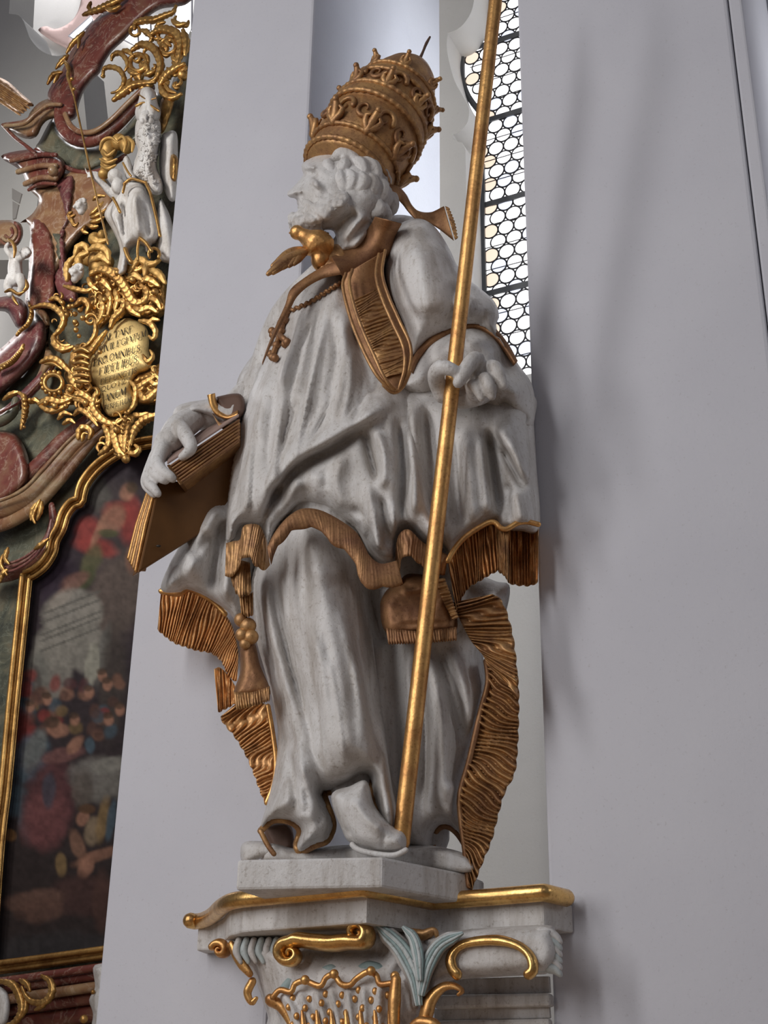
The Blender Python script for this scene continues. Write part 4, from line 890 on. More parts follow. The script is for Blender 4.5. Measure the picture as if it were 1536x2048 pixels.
# chased ornament between the crowns: S curls laid on the cap
for t0, n, dt in ((.24, 7, .09), (.57, 6, .07)):
    for k in range(n * 2):
        ph = k * math.pi / n + .2; mb = MB(); pts = []
        for j in range(16):
            a = j * .42; rr2 = .075 * (1 - j / 20); pts.append(tring(t0 + dt * 1.0 * rr2 / .075 * math.sin(a) * (1 if k % 2 else -1) * .8, prof_r(t0) + .006, ph + rr2 * 2.6 * math.cos(a)))
        mb.tube(pts, np.linspace(.011, .004, 16), 6); mb.build('chased_curl', 'gold_worn' if k % 2 else 'gold_brown', tia)
sp = spline([(835, 126), (842, 112), (848, 98), (852, 88), (860, 74)], 12)
MB().tube(P(sp[:, 0], sp[:, 1], 4.06), [.012, .006, .005, .006, .004], 7).build('spike', 'iron', tia)
MB().ball(P(834, 126, 4.06), .016).build('spike_base', 'gold_worn', tia)
ribbon([(770, 368, -.05), (795, 372, -.03), (812, 388, .0), (824, 410, .0), (838, 422, .0), (862, 424, .02), (888, 412, .0)], [(772, 394, -.05), (790, 396, -.03), (804, 408, .0), (818, 426, .0), (834, 440, .0), (868, 452, .02), (908, 482, .0)], dep(4.02, 0), 80, 8, 0.02, 0, 0, bulge=.006).build('lappet', 'gold_brown', tia)
ribbon([(890, 412, 0), (900, 445, .01), (910, 480, 0)], [(896, 414, 0), (908, 446, .01), (914, 478, 0)], dep(4.01, 0), 40, 5, 0.025, 0.005, 10, .2, 3, 10, 2).build('lappet_fringe', 'gold_worn', tia)
ribbon([(752, 330, 0), (775, 318, .02), (798, 322, 0)], [(766, 362, 0), (780, 350, .02), (797, 340, 0)], dep(3.99, 0), 30, 7, 0.03, 0.01, 5, .4, 4, 3, 6).build('crown_leaf', 'gold_worn', tia)
# ------------------------------------------------------------------ things that the statue holds or wears
st0 = P(802, 1686, 3.965); st1 = P(998, -60, 3.56); sth = P(905, 745, 3.775)
staff = emp('processional_staff', st0, 'long gilded staff held upright in front of the white statue', 'staff')
MB().tube([st0 + (st1 - st0) * t for t in np.linspace(0, 1, 40)], np.linspace(.0255, .0225, 40), 12).build('staff_shaft', 'gold', staff)
MB().ball(st0, (.024, .024, .012)).build('staff_foot', 'gold_worn', staff)
# book
book = emp('book', P(340, 1000, 4.05), 'large gilt-edged book held open and downward by the statue', 'book')
def quadprism(px, Ys, shift, name, mat, bevel=0.004):
    f = [P(x, y, Y) for (x, y), Y in zip(px, Ys)]
    return MB().prism(f, [p + np.array(shift) for p in f]).build(name, mat, book, smooth=False, bevel=bevel)
# upper half: page edges towards us, cover on top
def hull8(a, b_, name, mat, bevel=.003): return MB().prism(a, b_).build(name, mat, book, smooth=False, bevel=bevel)
ua = [P(337, 932, 3.985), P(362, 968, 3.97), P(478, 884, 4.05), P(478, 838, 4.07)]
bk = np.array([-0.10, 0.22, 0.045])
hull8(ua, [p + np.array([-.0, .17, .0]) + np.array([0, 0, .045]) * (1 if i in (0, 3) else 1) for i, p in enumerate(ua)], 'page_block', 'gold_worn')
for k in range(7):
    t = (k + .5) / 7
    a = ua[0] * (1 - t) + ua[1] * t; b_ = ua[3] * (1 - t) + ua[2] * t
    MB().tube([a + np.array([0, -.002, 0]), (a + b_) / 2 + np.array([0, -.003, 0]), b_ + np.array([0, -.002, 0])], .0042, 5).build('page_ridge', 'gold_worn' if k % 2 else 'gold_brown', book)
tc = [P(334, 930, 3.98), P(478, 834, 4.065), P(470, 834, 4.16), P(400, 868, 4.16), P(350, 905, 4.10), P(334, 922, 4.05)]
hull8(tc, [p + np.array([0, 0, .012]) for p in tc], 'upper_cover', 'book_top')
uc = [P(333, 930, 3.975), P(360, 971, 3.96), P(366, 967, 3.965), P(339, 928, 3.98)]
hull8(uc, [p + np.array([0, .16, .045]) for p in uc], 'cover_edge', 'book_leather')
# lower half: big board hanging down
b0_, b1_, b2_ = P(318, 962, 4.03), P(276, 1146, 4.05), P(470, 950, 4.16); bn_ = np.cross(b1_ - b0_, b2_ - b0_)
def on_board(x, y): d = raydir(x, y); return CAM + d * (((b0_ - CAM) @ bn_) / (d @ bn_))
lf_ = [on_board(x, y) for x, y in ((318, 962), (276, 1146), (425, 1052), (465, 992), (480, 890), (362, 962))]
hull8(lf_, [p + np.array([-.03, .06, .01]) for p in lf_], 'lower_board', 'book_leather', .006)
pa = [P(316, 962, 4.035), P(273, 1143, 4.055)]; pb = [P(294, 985, 4.12), P(255, 1112, 4.13)]
hull8([pa[0], pa[1], pb[1], pb[0]], [p + np.array([.02, .05, .02]) for p in (pa[0], pa[1], pb[1], pb[0])], 'page_block', 'gold_worn')
for k in range(5):
    t = (k + .3) / 5; a = pa[0] * (1 - t) + pb[0] * t; b_ = pa[1] * (1 - t) + pb[1] * t
    MB().tube([a, (a + b_) / 2 + np.array([-.004, -.004, 0]), b_], .007, 6).build('page_ridge', 'gold_worn' if k % 2 else 'gold', book)
MB().ball(P(317, 1092, 4.055), (.008, .004, .004), 8, 6).build('worm_hole', 'ink', book)
# dove
dove = emp('dove', P(632, 510, 3.92), 'small gilded dove perched on the shoulder under the white beard', 'dove')
mb = MB(); dv = [(645, 512, 3.92), (640, 495, 3.91), (628, 484, 3.90), (612, 474, 3.90), (600, 466, 3.90)]
chain(mb, dv, [.03, .055, .05, .03, .02]); mb.ball(P(594, 465, 3.90), .026); mb.ball(P(642, 520, 3.93), (.035, .04, .04))
remesh(mb, 'dove_body', 'gold', dove, .005, 2)
MB().tube(P(np.array([590., 583, 579]), np.array([465., 464, 466]), 3.90), [.012, .009, .003], 7).build('beak', 'gold_worn', dove)
def feathers(root, tips, name, Y0, Y1, r):
    mb = MB()
    for k, tp in enumerate(tips):
        q = spline([root, ((root[0] + tp[0]) / 2, (root[1] + tp[1]) / 2 - 6), tp], 10)
        mb.tube(P(q[:, 0], q[:, 1], np.linspace(Y0, Y1, 10) + .004 * k), np.array([.6, 1, 1.1, 1, .5]) * r, 7, 1.0)
    return mb.build(name, 'gold_worn', dove)
feathers((618, 500), [(536, 548), (546, 546), (556, 540), (566, 536), (578, 532), (588, 528), (545, 532), (556, 520)], 'wing', 3.90, 3.86, .016)
feathers((640, 500), [(650, 466), (655, 468), (659, 474), (660, 484)], 'wing', 3.95, 4.02, .014)
# pectoral cross on its cord
pc = emp('pectoral_cross', P(560, 660, 3.86), 'brown gilt cross hanging on a cord at the statue\'s chest', 'pendant')
def on_roch(pts, lift, n): q = spline(pts, n); return roch.front(q[:, 0], q[:, 1], lift)
c1 = on_roch([(680, 566), (650, 585), (622, 603), (596, 615), (577, 622)], .016, 60)
ph = np.arange(60) * 1.1; c1 = c1 + np.stack([0 * ph, .004 * np.sin(ph), .004 * np.cos(ph)], 1)
MB().tube(c1, .0065, 7).build('cord', 'gold_brown', pc)
MB().tube(on_roch([(577, 622), (562, 636), (550, 660), (542, 690)], .014, 24), .005, 6).build('cord', 'gold_brown', pc)
mb = MB(); mb.tube(on_roch([(574, 625), (567, 645), (556, 680), (545, 712)], .026, 24), .010, 8, 1.2); mb.tube(on_roch([(545, 664), (560, 672), (572, 682)], .026, 14), .010, 8, 1.2)
for x, y in ((575, 622), (545, 714), (541, 708), (550, 716), (544, 662), (546, 670), (574, 684), (570, 688), (570, 640), (562, 662), (553, 690)): mb.ball(on_roch([(x, y), (x + .5, y), (x + 1, y)], .028, 3)[0], .0145, 8, 6)
mb.build('cross', 'gold_brown', pc)
# ------------------------------------------------------------------ the side altar behind the pillar
ALT = Plane(P(200, 1000, 8.5), 30)
APX = 1 / 311.0
def aat(off): return lambda px, py, h: ALT.at(px, py, np.asarray(h) + off)
alt = emp('side_altar', ALT.at(180, 1900, 0.1), 'tall rococo altar of red, ochre and green marble behind the left pillar', 'altar')
def arel(poly, off, H, R, mat, name, par, step=7, **k): return Relief(poly, aat(off), H, R, step=step, **k).mesh().build(name, mat, par)
def atube(px, r, mat, name, par, off=0.25, flat=1.0, segs=8, n=None, groove=0.0, ripple=0.0):
    n = n or max(8, int(plen(px) / 5)); q = spline(px, n)
    rr_ = np.interp(np.linspace(0, 1, n), np.linspace(0, 1, len(r)), r) if not np.isscalar(r) else np.full(n, float(r))
    if ripple: rr_ = rr_ * (1 + ripple * np.sin(np.arange(n) * 2.1 + px[0][0]))
    o = off if np.isscalar(off) else np.interp(np.linspace(0, 1, n), np.linspace(0, 1, len(off)), off)
    return MB().tube(ALT.at(q[:, 0], q[:, 1], o), rr_ * APX, segs, flat, flatdir=ALT.n, groove=groove).build(name, mat, par)
TP = [.55, 1, 1.1, 1, .8, .45]
def scr(px, r, par, mat='gold_altar', off=0.3, name='scroll', flat=1.2): return atube(px, [t * r for t in TP], mat, name, par, off, flat, 12 if r > 4 else 8, max(10, int(plen(px) / 3.2)), .45 if r > 4 else 0, .13 if r > 4 else 0)
def aball(x, y, r, mat, name, par, off=0.3, sq=(1, 1, 1)): return MB().ball(ALT.at(x, y, off), np.array(sq) * r * APX, 10, 8).build(name, mat, par)

# walls behind the altar
def aplate(poly, off, th, mat, name, bevel=0):
    f = np.array([ALT.at(x, y, off) for x, y in poly]); o = MB().prism(f, f - ALT.n * th).build(name, mat, None, smooth=False, bevel=bevel); return struct(o)
aplate([(-260, -260), (560, -260), (560, 2300), (-260, 2300)], -2.6, 0.1, 'wall_warm', 'wall_left')
area('vault_fill_light', ALT.at(150, -330, -1.75), ALT.at(110, 60, -2.6), 1.2, 0.5, 95, (0.98, 0.97, 1.0))  # fill lamp added above the frame to brighten the vault recess
area('aisle_fill_light', ALT.at(-420, 420, -1.4), ALT.at(60, 500, -2.6), 0.6, 2.0, 95, (1.0, 0.96, 0.95))  # second added lamp, out of view, lifts the wall behind the altar
pier = [(-160, -160), (30, -160), (18, 27)] + [tuple(p) for p in spline([(22, 28), (36, 30), (46, 40), (53, 58), (61, 78), (78, 98), (98, 109), (116, 112), (134, 109), (160, 118)], 24)] + [(175, 270), (90, 300), (66, 470), (60, 520), (-160, 520)]
aplate(pier, -0.95, 0.35, 'wall_warm', 'pier')
arel([(76, 60), (92, 52), (110, 58), (135, 48), (152, 30), (162, 0), (166, -40), (220, -40), (215, 30), (185, 70), (160, 105), (120, 90), (98, 78)], -2.55, 0.02, 8, 'vault_pink', 'painted_cartouche', None)['kind'] = 'structure'
w2 = emp('window_2', ALT.at(320, 90, -2.5)); w2['kind'] = 'structure'
for q in ([(236, 40), (272, 20), (278, 96), (240, 76)], [(348, -10), (384, -20), (384, 82), (352, 70)], [(280, 30), (300, 24), (302, 60), (280, 62)], [(138, 72), (182, 32), (186, 42), (150, 80)]):
    f = np.array([ALT.at(x, y, -2.49) for x, y in q]); MB().prism(f, f - ALT.n * .02).build('pane', 'glass_white', w2, smooth=False)
    MB().tube(np.vstack([f, f[:1]]), 0.012, 6).build('window_frame', 'wall_white', w2)
for q in ([(24, 376), (43, 387), (38, 406), (24, 398)], [(25, 402), (37, 409), (31, 436), (25, 438)]):
    aplate(q, -0.935, .02, 'paint_grey', 'painted_strip')

# marble body
arel([(62, 470), (128, 460), (215, 400), (290, 330), (330, 200), (420, 190), (420, 2120), (-80, 2120), (-80, 845), (10, 765), (58, 690)], -0.15, 0.12, 10, 'green_marble', 'back_panel', alt, step=16)
arel([(262, -30), (392, -30), (374, 8), (320, 19), (283, 46), (250, 79), (226, 101), (209, 126), (200, 146), (186, 159), (169, 181), (159, 206), (150, 238), (120, 238), (96, 196), (103, 170), (124, 140), (140, 106), (158, 80), (178, 52), (204, 26), (236, 4)], 0.12, 0.12, 22, 'red_marble', 'arch_arm', alt)
arel([(106, 236), (118, 262), (148, 288), (198, 290), (240, 264), (276, 224), (305, 185), (330, 200), (300, 262), (250, 305), (205, 334), (160, 345), (110, 325), (72, 300), (80, 280)], -0.02, 0.09, 16, 'green_marble', 'frieze', alt)
atube([(118, 205), (120, 238), (132, 264), (158, 280), (192, 278), (228, 254), (262, 220), (300, 176)], [13, 15, 17, 18, 18, 17, 16, 14], 'red_marble', 'arch_moulding', alt, 0.2, 0.8, 12)
atube([(130, 228), (142, 252), (162, 264), (190, 262), (222, 240), (254, 208), (285, 178)], 7, 'ochre_marble', 'arch_moulding', alt, 0.27, 0.8)
atube([(72, 300), (100, 318), (130, 334), (170, 346), (208, 338), (250, 312)], 6, 'red_marble', 'arch_moulding', alt, 0.1)
arel([(4, 248), (48, 242), (62, 222), (80, 204), (104, 196), (124, 198), (126, 226), (112, 236), (96, 240), (84, 252), (72, 274), (46, 276)], 0.10, 0.10, 14, 'ochre_marble', 'cornice_end', alt)
for r_, o_, m_ in ((8, .2, 'red_marble'), (5, .26, 'ochre_marble')):
    atube([(10, 252), (48, 250 - r_ * .5), (70, 224 + r_), (96, 206 + r_), (122, 204 + r_)], r_, m_, 'cornice_moulding', alt, o_)
atube([(6, 250), (30, 275), (52, 292), (70, 306)], 5, 'red_marble', 'cornice_moulding', alt, 0.2)
arel([(2, 312), (62, 298), (78, 300), (112, 308), (130, 326), (128, 350), (108, 372), (62, 378), (42, 342)], 0.08, 0.10, 14, 'red_marble', 'cornice_end', alt)
for y_, r_, m_ in ((316, 6, 'red_marble'), (338, 7, 'ochre_marble'), (362, 7, 'ochre_marble'), (374, 4, 'red_marble')):
    atube([(20 + (y_ - 312) * .6, y_ + 6), (80, y_ - 6), (112, y_ - 6)], r_, m_, 'cornice_moulding', alt, 0.2)
aball(106, 342, 13, 'ochre_marble', 'rosette', alt, .24)
arel([(60, 376), (112, 366), (132, 340), (200, 345), (232, 400), (205, 440), (170, 465), (140, 500), (112, 560), (108, 612), (52, 612), (62, 520), (58, 450), (40, 446), (64, 428), (78, 400)], 0.02, 0.10, 16, 'ochre_marble', 'pier_body', alt)
arel([(64, 440), (92, 446), (110, 490), (112, 560), (104, 612), (54, 612), (60, 520)], 0.08, 0.08, 12, 'red_marble', 'pier_panel', alt)
arel([(112, 366), (150, 352), (140, 440), (132, 470), (134, 540), (122, 560), (112, 480), (128, 440), (120, 400)], 0.08, 0.08, 12, 'purple_marble', 'pier_panel', alt)
arel([(92, 456), (110, 462), (128, 470), (130, 520), (112, 520), (104, 478)], 0.02, 0.13, 8, 'green_marble', 'pier_panel', alt)
arel([(104, 552), (134, 530), (158, 600), (134, 606), (114, 590)], 0.05, 0.1, 10, 'purple_marble', 'pier_panel', alt)
arel([(-20, 448), (12, 440), (40, 446), (46, 470), (34, 492), (10, 496), (-20, 490)], 0.1, 0.12, 18, 'ochre_marble', 'volute', alt)
for k in range(3): atube([(18 + (22 - 7 * k) * math.cos(a), 466 + (24 - 7 * k) * math.sin(a)) for a in np.linspace(-1, 2.6, 10)], 4, 'ochre_marble' if k % 2 else 'red_marble', 'volute_ring', alt, .22)
arel([(-20, 602), (15, 592), (38, 596), (54, 612), (57, 634), (46, 654), (34, 656), (24, 640), (12, 624), (-20, 620)], 0.1, 0.16, 22, 'purple_marble', 'volute', alt)
atube([(58, 606), (63, 628), (56, 648), (40, 662), (34, 670)], [3, 6, 6, 5, 4], 'gold_altar', 'beaded_rim', alt, .28)
for p_ in [(60, 612), (63, 624), (61, 637), (55, 648), (47, 656), (39, 664)]: aball(*p_, 4.5, 'gold_altar', 'bead', alt, .30)
arel([(-20, 724), (16, 684), (46, 656), (74, 640), (92, 652), (90, 690), (62, 734), (22, 772), (-20, 796)], 0.02, 0.12, 24, 'purple_marble', 'curved_band', alt)
arel([(70, 622), (86, 618), (100, 640), (96, 690), (112, 720), (90, 752), (62, 780), (84, 726), (92, 690), (90, 650)], 0.1, 0.08, 10, 'ochre_marble', 'curved_band', alt)
atube([(106, 722), (88, 752), (60, 782), (20, 822), (-20, 846)], [12, 15, 16, 17, 17], 'purple_marble', 'curved_band', alt, .12, .7)
atube([(100, 738), (72, 772), (36, 806), (-20, 834)], 3, 'red_marble', 'curved_band', alt, .22)
atube([(-6, 738), (22, 724), (40, 704), (47, 690)], [7, 8, 7, 4], 'gold_altar', 'leaf_strip', alt, .2)
for k in range(9): aball(-2 + k * 6, 742 - k * 4.6 - (k * k * .12), 4.2, 'gold_altar', 'bead', alt, .24)
atube([(176, 838), (124, 880), (74, 932), (30, 966), (-30, 985)], [14, 18, 20, 20, 18], 'red_marble', 'curved_moulding', alt, .08, .6, 12)
atube([(196, 848), (146, 892), (98, 946), (50, 996), (-30, 1030)], [14, 22, 25, 27, 26], 'ochre_marble', 'curved_moulding', alt, .12, .6, 12)
atube([(188, 838), (134, 886), (86, 940), (40, 984), (-30, 1012)], 4, 'ochre_marble', 'curved_moulding', alt, .22)
atube([(206, 862), (164, 906), (118, 962), (70, 1012), (20, 1044), (-30, 1058)], [8, 14, 15, 16, 16, 16], 'ochre_marble', 'curved_moulding', alt, .1, .7, 12)
arel([(-20, 876), (30, 868), (58, 920), (52, 972), (-20, 1010)], 0.06, 0.12, 20, 'red_marble', 'marble_block', alt)
atube([(-20, 850), (10, 838), (28, 820), (32, 800)], [12, 13, 12, 9], 'green_marble', 'urn_rim', alt, .16)
atube([(-20, 1150), (30, 1140), (70, 1118), (96, 1084), (107, 1046), (103, 1010)], [22, 22, 20, 17, 13, 7], 'red_marble', 'scroll_bracket', alt, .12, .7, 12)
for d_ in (-8, 0, 8): atube([(-20, 1144 + d_), (34, 1130 + d_), (70, 1106 + d_ * .8), (94, 1074 + d_ * .4), (103, 1040)], 3, 'purple_marble', 'scroll_rib', alt, .22)
for p_ in ([(80, 1000), (72, 1018), (66, 1034), (70, 1046)], [(74, 1006), (64, 1022), (62, 1040)], [(84, 1004), (80, 1024), (74, 1040)], [(70, 1098), (84, 1088), (96, 1078)], [(16, 1096), (10, 1116), (18, 1128)], [(6, 1110), (2, 1130), (14, 1150)], [(14, 1140), (4, 1150), (0, 1164)]): scr(p_, 5, alt, off=.26, name='gilt_leaf')
# lower mouldings under the painting
for y_, r_, m_, o_ in ((1946, 7, 'red_marble', .2), (1962, 10, 'red_marble', .14), (1984, 9, 'ochre_marble', .18), (2004, 12, 'red_marble', .1), (2034, 18, 'red_marble', .02)):
    atube([(-40, y_ + 22), (90, y_ + 4), (230, y_ - 16)], r_, m_, 'base_moulding', alt, o_)
for p_, r_ in (([(84, 1952), (100, 1962), (104, 1984), (90, 2004), (66, 2004), (52, 1992), (44, 1974)], 6), ([(0, 1962), (26, 1970), (40, 1994), (44, 2020), (30, 2044), (10, 2052)], 7), ([(52, 2000), (50, 2020), (40, 2036)], 5), ([(100, 1990), (84, 2012), (70, 2020)], 5), ([(40, 1960), (54, 1968), (60, 1982)], 5)): scr(p_, r_, alt, off=.32, name='gilt_scroll')
arel([(-10, 1976), (14, 1984), (20, 2010), (14, 2044), (-10, 2060)], .2, .06, 12, 'white_paint', 'white_shield', alt)
arel([(186, 1936), (200, 1928), (216, 1940), (216, 2080), (180, 2080), (186, 2030), (178, 2000), (190, 1975)], .3, .12, 14, 'white_paint', 'carved_drapery', alt, nz=.03, nzs=14)
aball(168, 2038, 7, 'gold_altar', 'gilt_leaf', alt, .34); aball(186, 1984, 4, 'gold_altar', 'gilt_leaf', alt, .4)
# gilt leaves on the outer edge of the arch
for p_, r_ in (([(246, -4), (222, 8), (200, 18), (182, 24), (166, 30)], 9), ([(240, 12), (224, 20), (206, 14)], 6), ([(168, 64), (156, 76), (144, 88), (133, 106)], 6), ([(158, 72), (158, 86), (156, 96)], 4), ([(136, 110), (122, 124), (112, 137)], 6), ([(128, 118), (136, 134), (138, 152)], 5), ([(124, 144), (106, 150), (95, 168)], 6), ([(118, 148), (112, 158), (108, 166)], 4), ([(182, 4), (178, 16), (188, 26)], 5)): scr(p_, r_, alt, off=.28, name='gilt_leaf')

# gilt crest between arch and pillar
cr = emp('rocaille_crest', ALT.at(300, 190, .25), 'pierced gilt rocaille crest in front of the altar\'s upper windows', 'ornament')
for p_, r_ in (([(206, 150), (208, 138), (220, 134), (238, 139), (248, 155), (246, 170), (236, 182), (223, 186)], 6), ([(223, 120), (226, 110), (240, 106), (251, 117), (255, 130), (250, 142)], 6), ([(264, 100), (283, 89), (306, 96), (318, 115), (321, 136), (312, 157), (296, 166)], 9),
               ([(300, 70), (323, 59), (349, 65), (361, 80), (361, 100), (356, 122), (350, 138)], 10), ([(269, 58), (272, 46), (295, 40), (309, 40), (330, 31), (346, 24), (352, 12)], 8), ([(227, 200), (249, 183), (269, 170), (309, 164)], 9), ([(320, 170), (332, 152), (352, 136), (368, 128)], 10), ([(320, 172), (329, 189), (345, 196), (362, 188)], 8), ([(330, 168), (338, 181), (352, 186)], 5),
               ([(262, 158), (258, 170), (262, 182)], 7), ([(300, 100), (312, 108), (316, 122)], 4), ([(344, 40), (358, 50), (372, 46)], 7), ([(366, 60), (372, 84), (370, 110)], 8), ([(345, 124), (352, 130), (362, 128)], 5), ([(256, 140), (266, 146), (276, 148)], 6), ([(290, 150), (302, 146), (310, 140)], 6), ([(284, 60), (296, 66), (304, 76)], 7), ([(312, 60), (318, 48), (330, 44)], 6), ([(246, 100), (258, 104), (266, 112)], 6)): scr(p_, r_, cr)
for (x, y, r_, t_) in ((277, 126, 17, 6), (337, 93, 15, 5), (270, 62, 10, 4)):
    atube([(x + r_ * math.cos(a), y + r_ * math.sin(a)) for a in np.linspace(0, 6.28, 20)], t_, 'gold_altar', 'ring', cr, .28, 1.2)
for (x, y, r_) in ((277, 152, 14), (262, 118, 8), (290, 176, 16), (320, 150, 9), (366, 150, 14), (206, 152, 6)): aball(x, y, r_, 'gold_altar', 'boss', cr, .25)

rocfill = [(225, 195), (262, 160), (262, 110), (300, 60), (370, 30), (372, 190), (320, 196), (300, 165)]

# inscription cartouche
ct = emp('inscription_cartouche', ALT.at(235, 850, .25), 'gilt cartouche with black Latin lettering on a golden plate', 'cartouche')
plate = Relief([(250, 637), (276, 643), (294, 658), (298, 685), (297, 702), (303, 726), (296, 740), (281, 746), (271, 754), (262, 772), (269, 792), (260, 816), (241, 830), (219, 833), (204, 813), (199, 785), (192, 775), (179, 762), (172, 737), (180, 716), (198, 690), (221, 657)], aat(.2), 0.09, 40, step=5, folds=[([(190, 772), (225, 765), (262, 757)], -.03, 9), ([(200, 790), (235, 782), (266, 772)], .02, 8)])
plate.mesh().build('plate', 'plate_gold', ct)
GL = {  # strokes of the letters in a unit box: points, then pen width
 'A': [([(0, 0), (.42, 1)], .05), ([(.42, 1), (.85, 0)], .14), ([(.17, .35), (.66, .35)], .05)], 'L': [([(.15, 0), (.15, 1)], .14), ([(.15, .02), (.7, .02), (.72, .25)], .06)],
 'T': [([(.42, 0), (.42, 1)], .14), ([(.0, .78), (.02, .97), (.82, .97), (.84, .78)], .06)], 'R': [([(.15, 0), (.15, 1)], .13), ([(.15, .97), (.55, .95), (.66, .75), (.52, .55), (.15, .52)], .07), ([(.4, .52), (.8, 0)], .13)],
 'E': [([(.15, 0), (.15, 1)], .13), ([(.15, .97), (.68, .97), (.7, .8)], .06), ([(.15, .52), (.55, .52)], .06), ([(.15, .02), (.7, .02), (.72, .2)], .06)], 'P': [([(.15, 0), (.15, 1)], .13), ([(.15, .97), (.55, .95), (.68, .74), (.54, .52), (.15, .48)], .07)],
 'I': [([(.2, 0), (.2, 1)], .14)], 'V': [([(0, 1), (.42, 0)], .14), ([(.42, 0), (.82, 1)], .05)], 'G': [([(.78, .8), (.6, .98), (.3, .95), (.08, .65), (.1, .3), (.35, .03), (.65, .05), (.78, .2)], .09), ([(.78, .0), (.78, .42)], .12), ([(.6, .42), (.9, .42)], .05)],
 'U': [([(.12, 1), (.12, .25), (.3, .02), (.55, .04), (.72, .25)], .11), ([(.72, 1), (.72, .2)], .06)], 'M': [([(.08, 0), (.14, 1)], .05), ([(.14, 1), (.5, .05)], .13), ([(.5, .05), (.86, 1)], .05), ([(.86, 1), (.92, 0)], .13)], 'O': [([(.42, .98), (.14, .85), (.05, .5), (.16, .12), (.44, .02), (.7, .15), (.8, .5), (.7, .86), (.42, .98)], .10)],
 'N': [([(.1, 0), (.1, 1)], .05), ([(.1, 1), (.78, 0)], .13), ([(.78, 0), (.78, 1)], .05)], 'B': [([(.15, 0), (.15, 1)], .13), ([(.15, .97), (.52, .94), (.6, .76), (.5, .56), (.15, .53)], .07), ([(.3, .53), (.62, .48), (.7, .26), (.55, .04), (.15, .03)], .08)],
 'S': [([(.6, .82), (.5, .97), (.25, .96), (.1, .78), (.2, .6), (.5, .44), (.64, .25), (.5, .04), (.22, .03), (.08, .2)], .10)], 'F': [([(.15, 0), (.15, 1)], .13), ([(.15, .97), (.68, .97), (.7, .8)], .06), ([(.15, .52), (.55, .52)], .06)], 'D': [([(.15, 0), (.15, 1)], .13), ([(.15, .97), (.5, .94), (.75, .7), (.75, .3), (.5, .04), (.15, .03)], .08)],
 'C': [([(.74, .8), (.58, .97), (.3, .95), (.08, .65), (.1, .3), (.33, .03), (.6, .05), (.74, .2)], .10)], 'Q': [([(.42, .98), (.14, .85), (.05, .5), (.16, .12), (.44, .02), (.7, .15), (.8, .5), (.7, .86), (.42, .98)], .10), ([(.45, .15), (.7, -.08), (.95, -.18)], .08)], '.': [([(.1, .02), (.14, .1)], .14)], ' ': []}
WID = {'I': .42, 'M': 1.05, ' ': .5, '.': .4, 'O': .95, 'Q': 1.0, 'N': .98}
SER = {'A': [(0, 0), (.85, 0)], 'T': [(.42, 0)], 'R': [(.15, 0), (.8, 0)], 'P': [(.15, 0)], 'I': [(.2, 0), (.2, 1)], 'F': [(.15, 0)], 'V': [(0, 1), (.82, 1)], 'U': [(.12, 1), (.72, 1)], 'M': [(.08, 0), (.92, 0)], 'N': [(.1, 0), (.78, 1)], 'L': [(.15, 1)]}
def write(text, x0, y0, x1, y1, h, slant=.12):
    tot = sum(WID.get(c, .86) for c in text); d = np.array([x1 - x0, y1 - y0], float); L = np.linalg.norm(d); d /= L; up = np.array([-slant * -1, -1.0]); up = np.array([0.10, -1.0]); s_ = L / tot; x = 0.0
    for c in text:
        mb = MB(); any_ = False
        def pp(u, v): q = np.array([x0, y0]) + d * ((x + u) * s_) + up * v * h; return q
        st_ = list(GL[c]) + [([(a - .14, b_), (a + .14, b_)], .045) for a, b_ in SER.get(c, [])]
        for pts, wdt in st_:
            if len(pts) > 3: pts = spline(pts, 12)
            q = np.array([pp(u, v) for u, v in pts]); w3 = plate.front(q[:, 0], q[:, 1], .010)
            mb.tube(w3, wdt * h * .56 * APX, 5, .6, flatdir=ALT.n, cap=False); any_ = True
        if any_: mb.build('letter', 'ink', ct)
        x += WID.get(c, .86)
for row in (('ALTARE', 207, 684, 266, 663, 13), ('PRIVILEGIATUM', 188, 711, 292, 672, 13), ('PRO.OMNIBUS', 186, 733, 281, 702, 14), ('FIDELIBUS', 197, 751, 276, 724, 15), ('DEFUNCTIS', 200, 770, 275, 745, 11.5), ('QUOTIDI', 202, 784, 260, 764, 10), ('ANUM', 208, 805, 252, 788, 15), ('PERPETUUM.', 208, 821, 265, 803, 10.5)): write(*row)
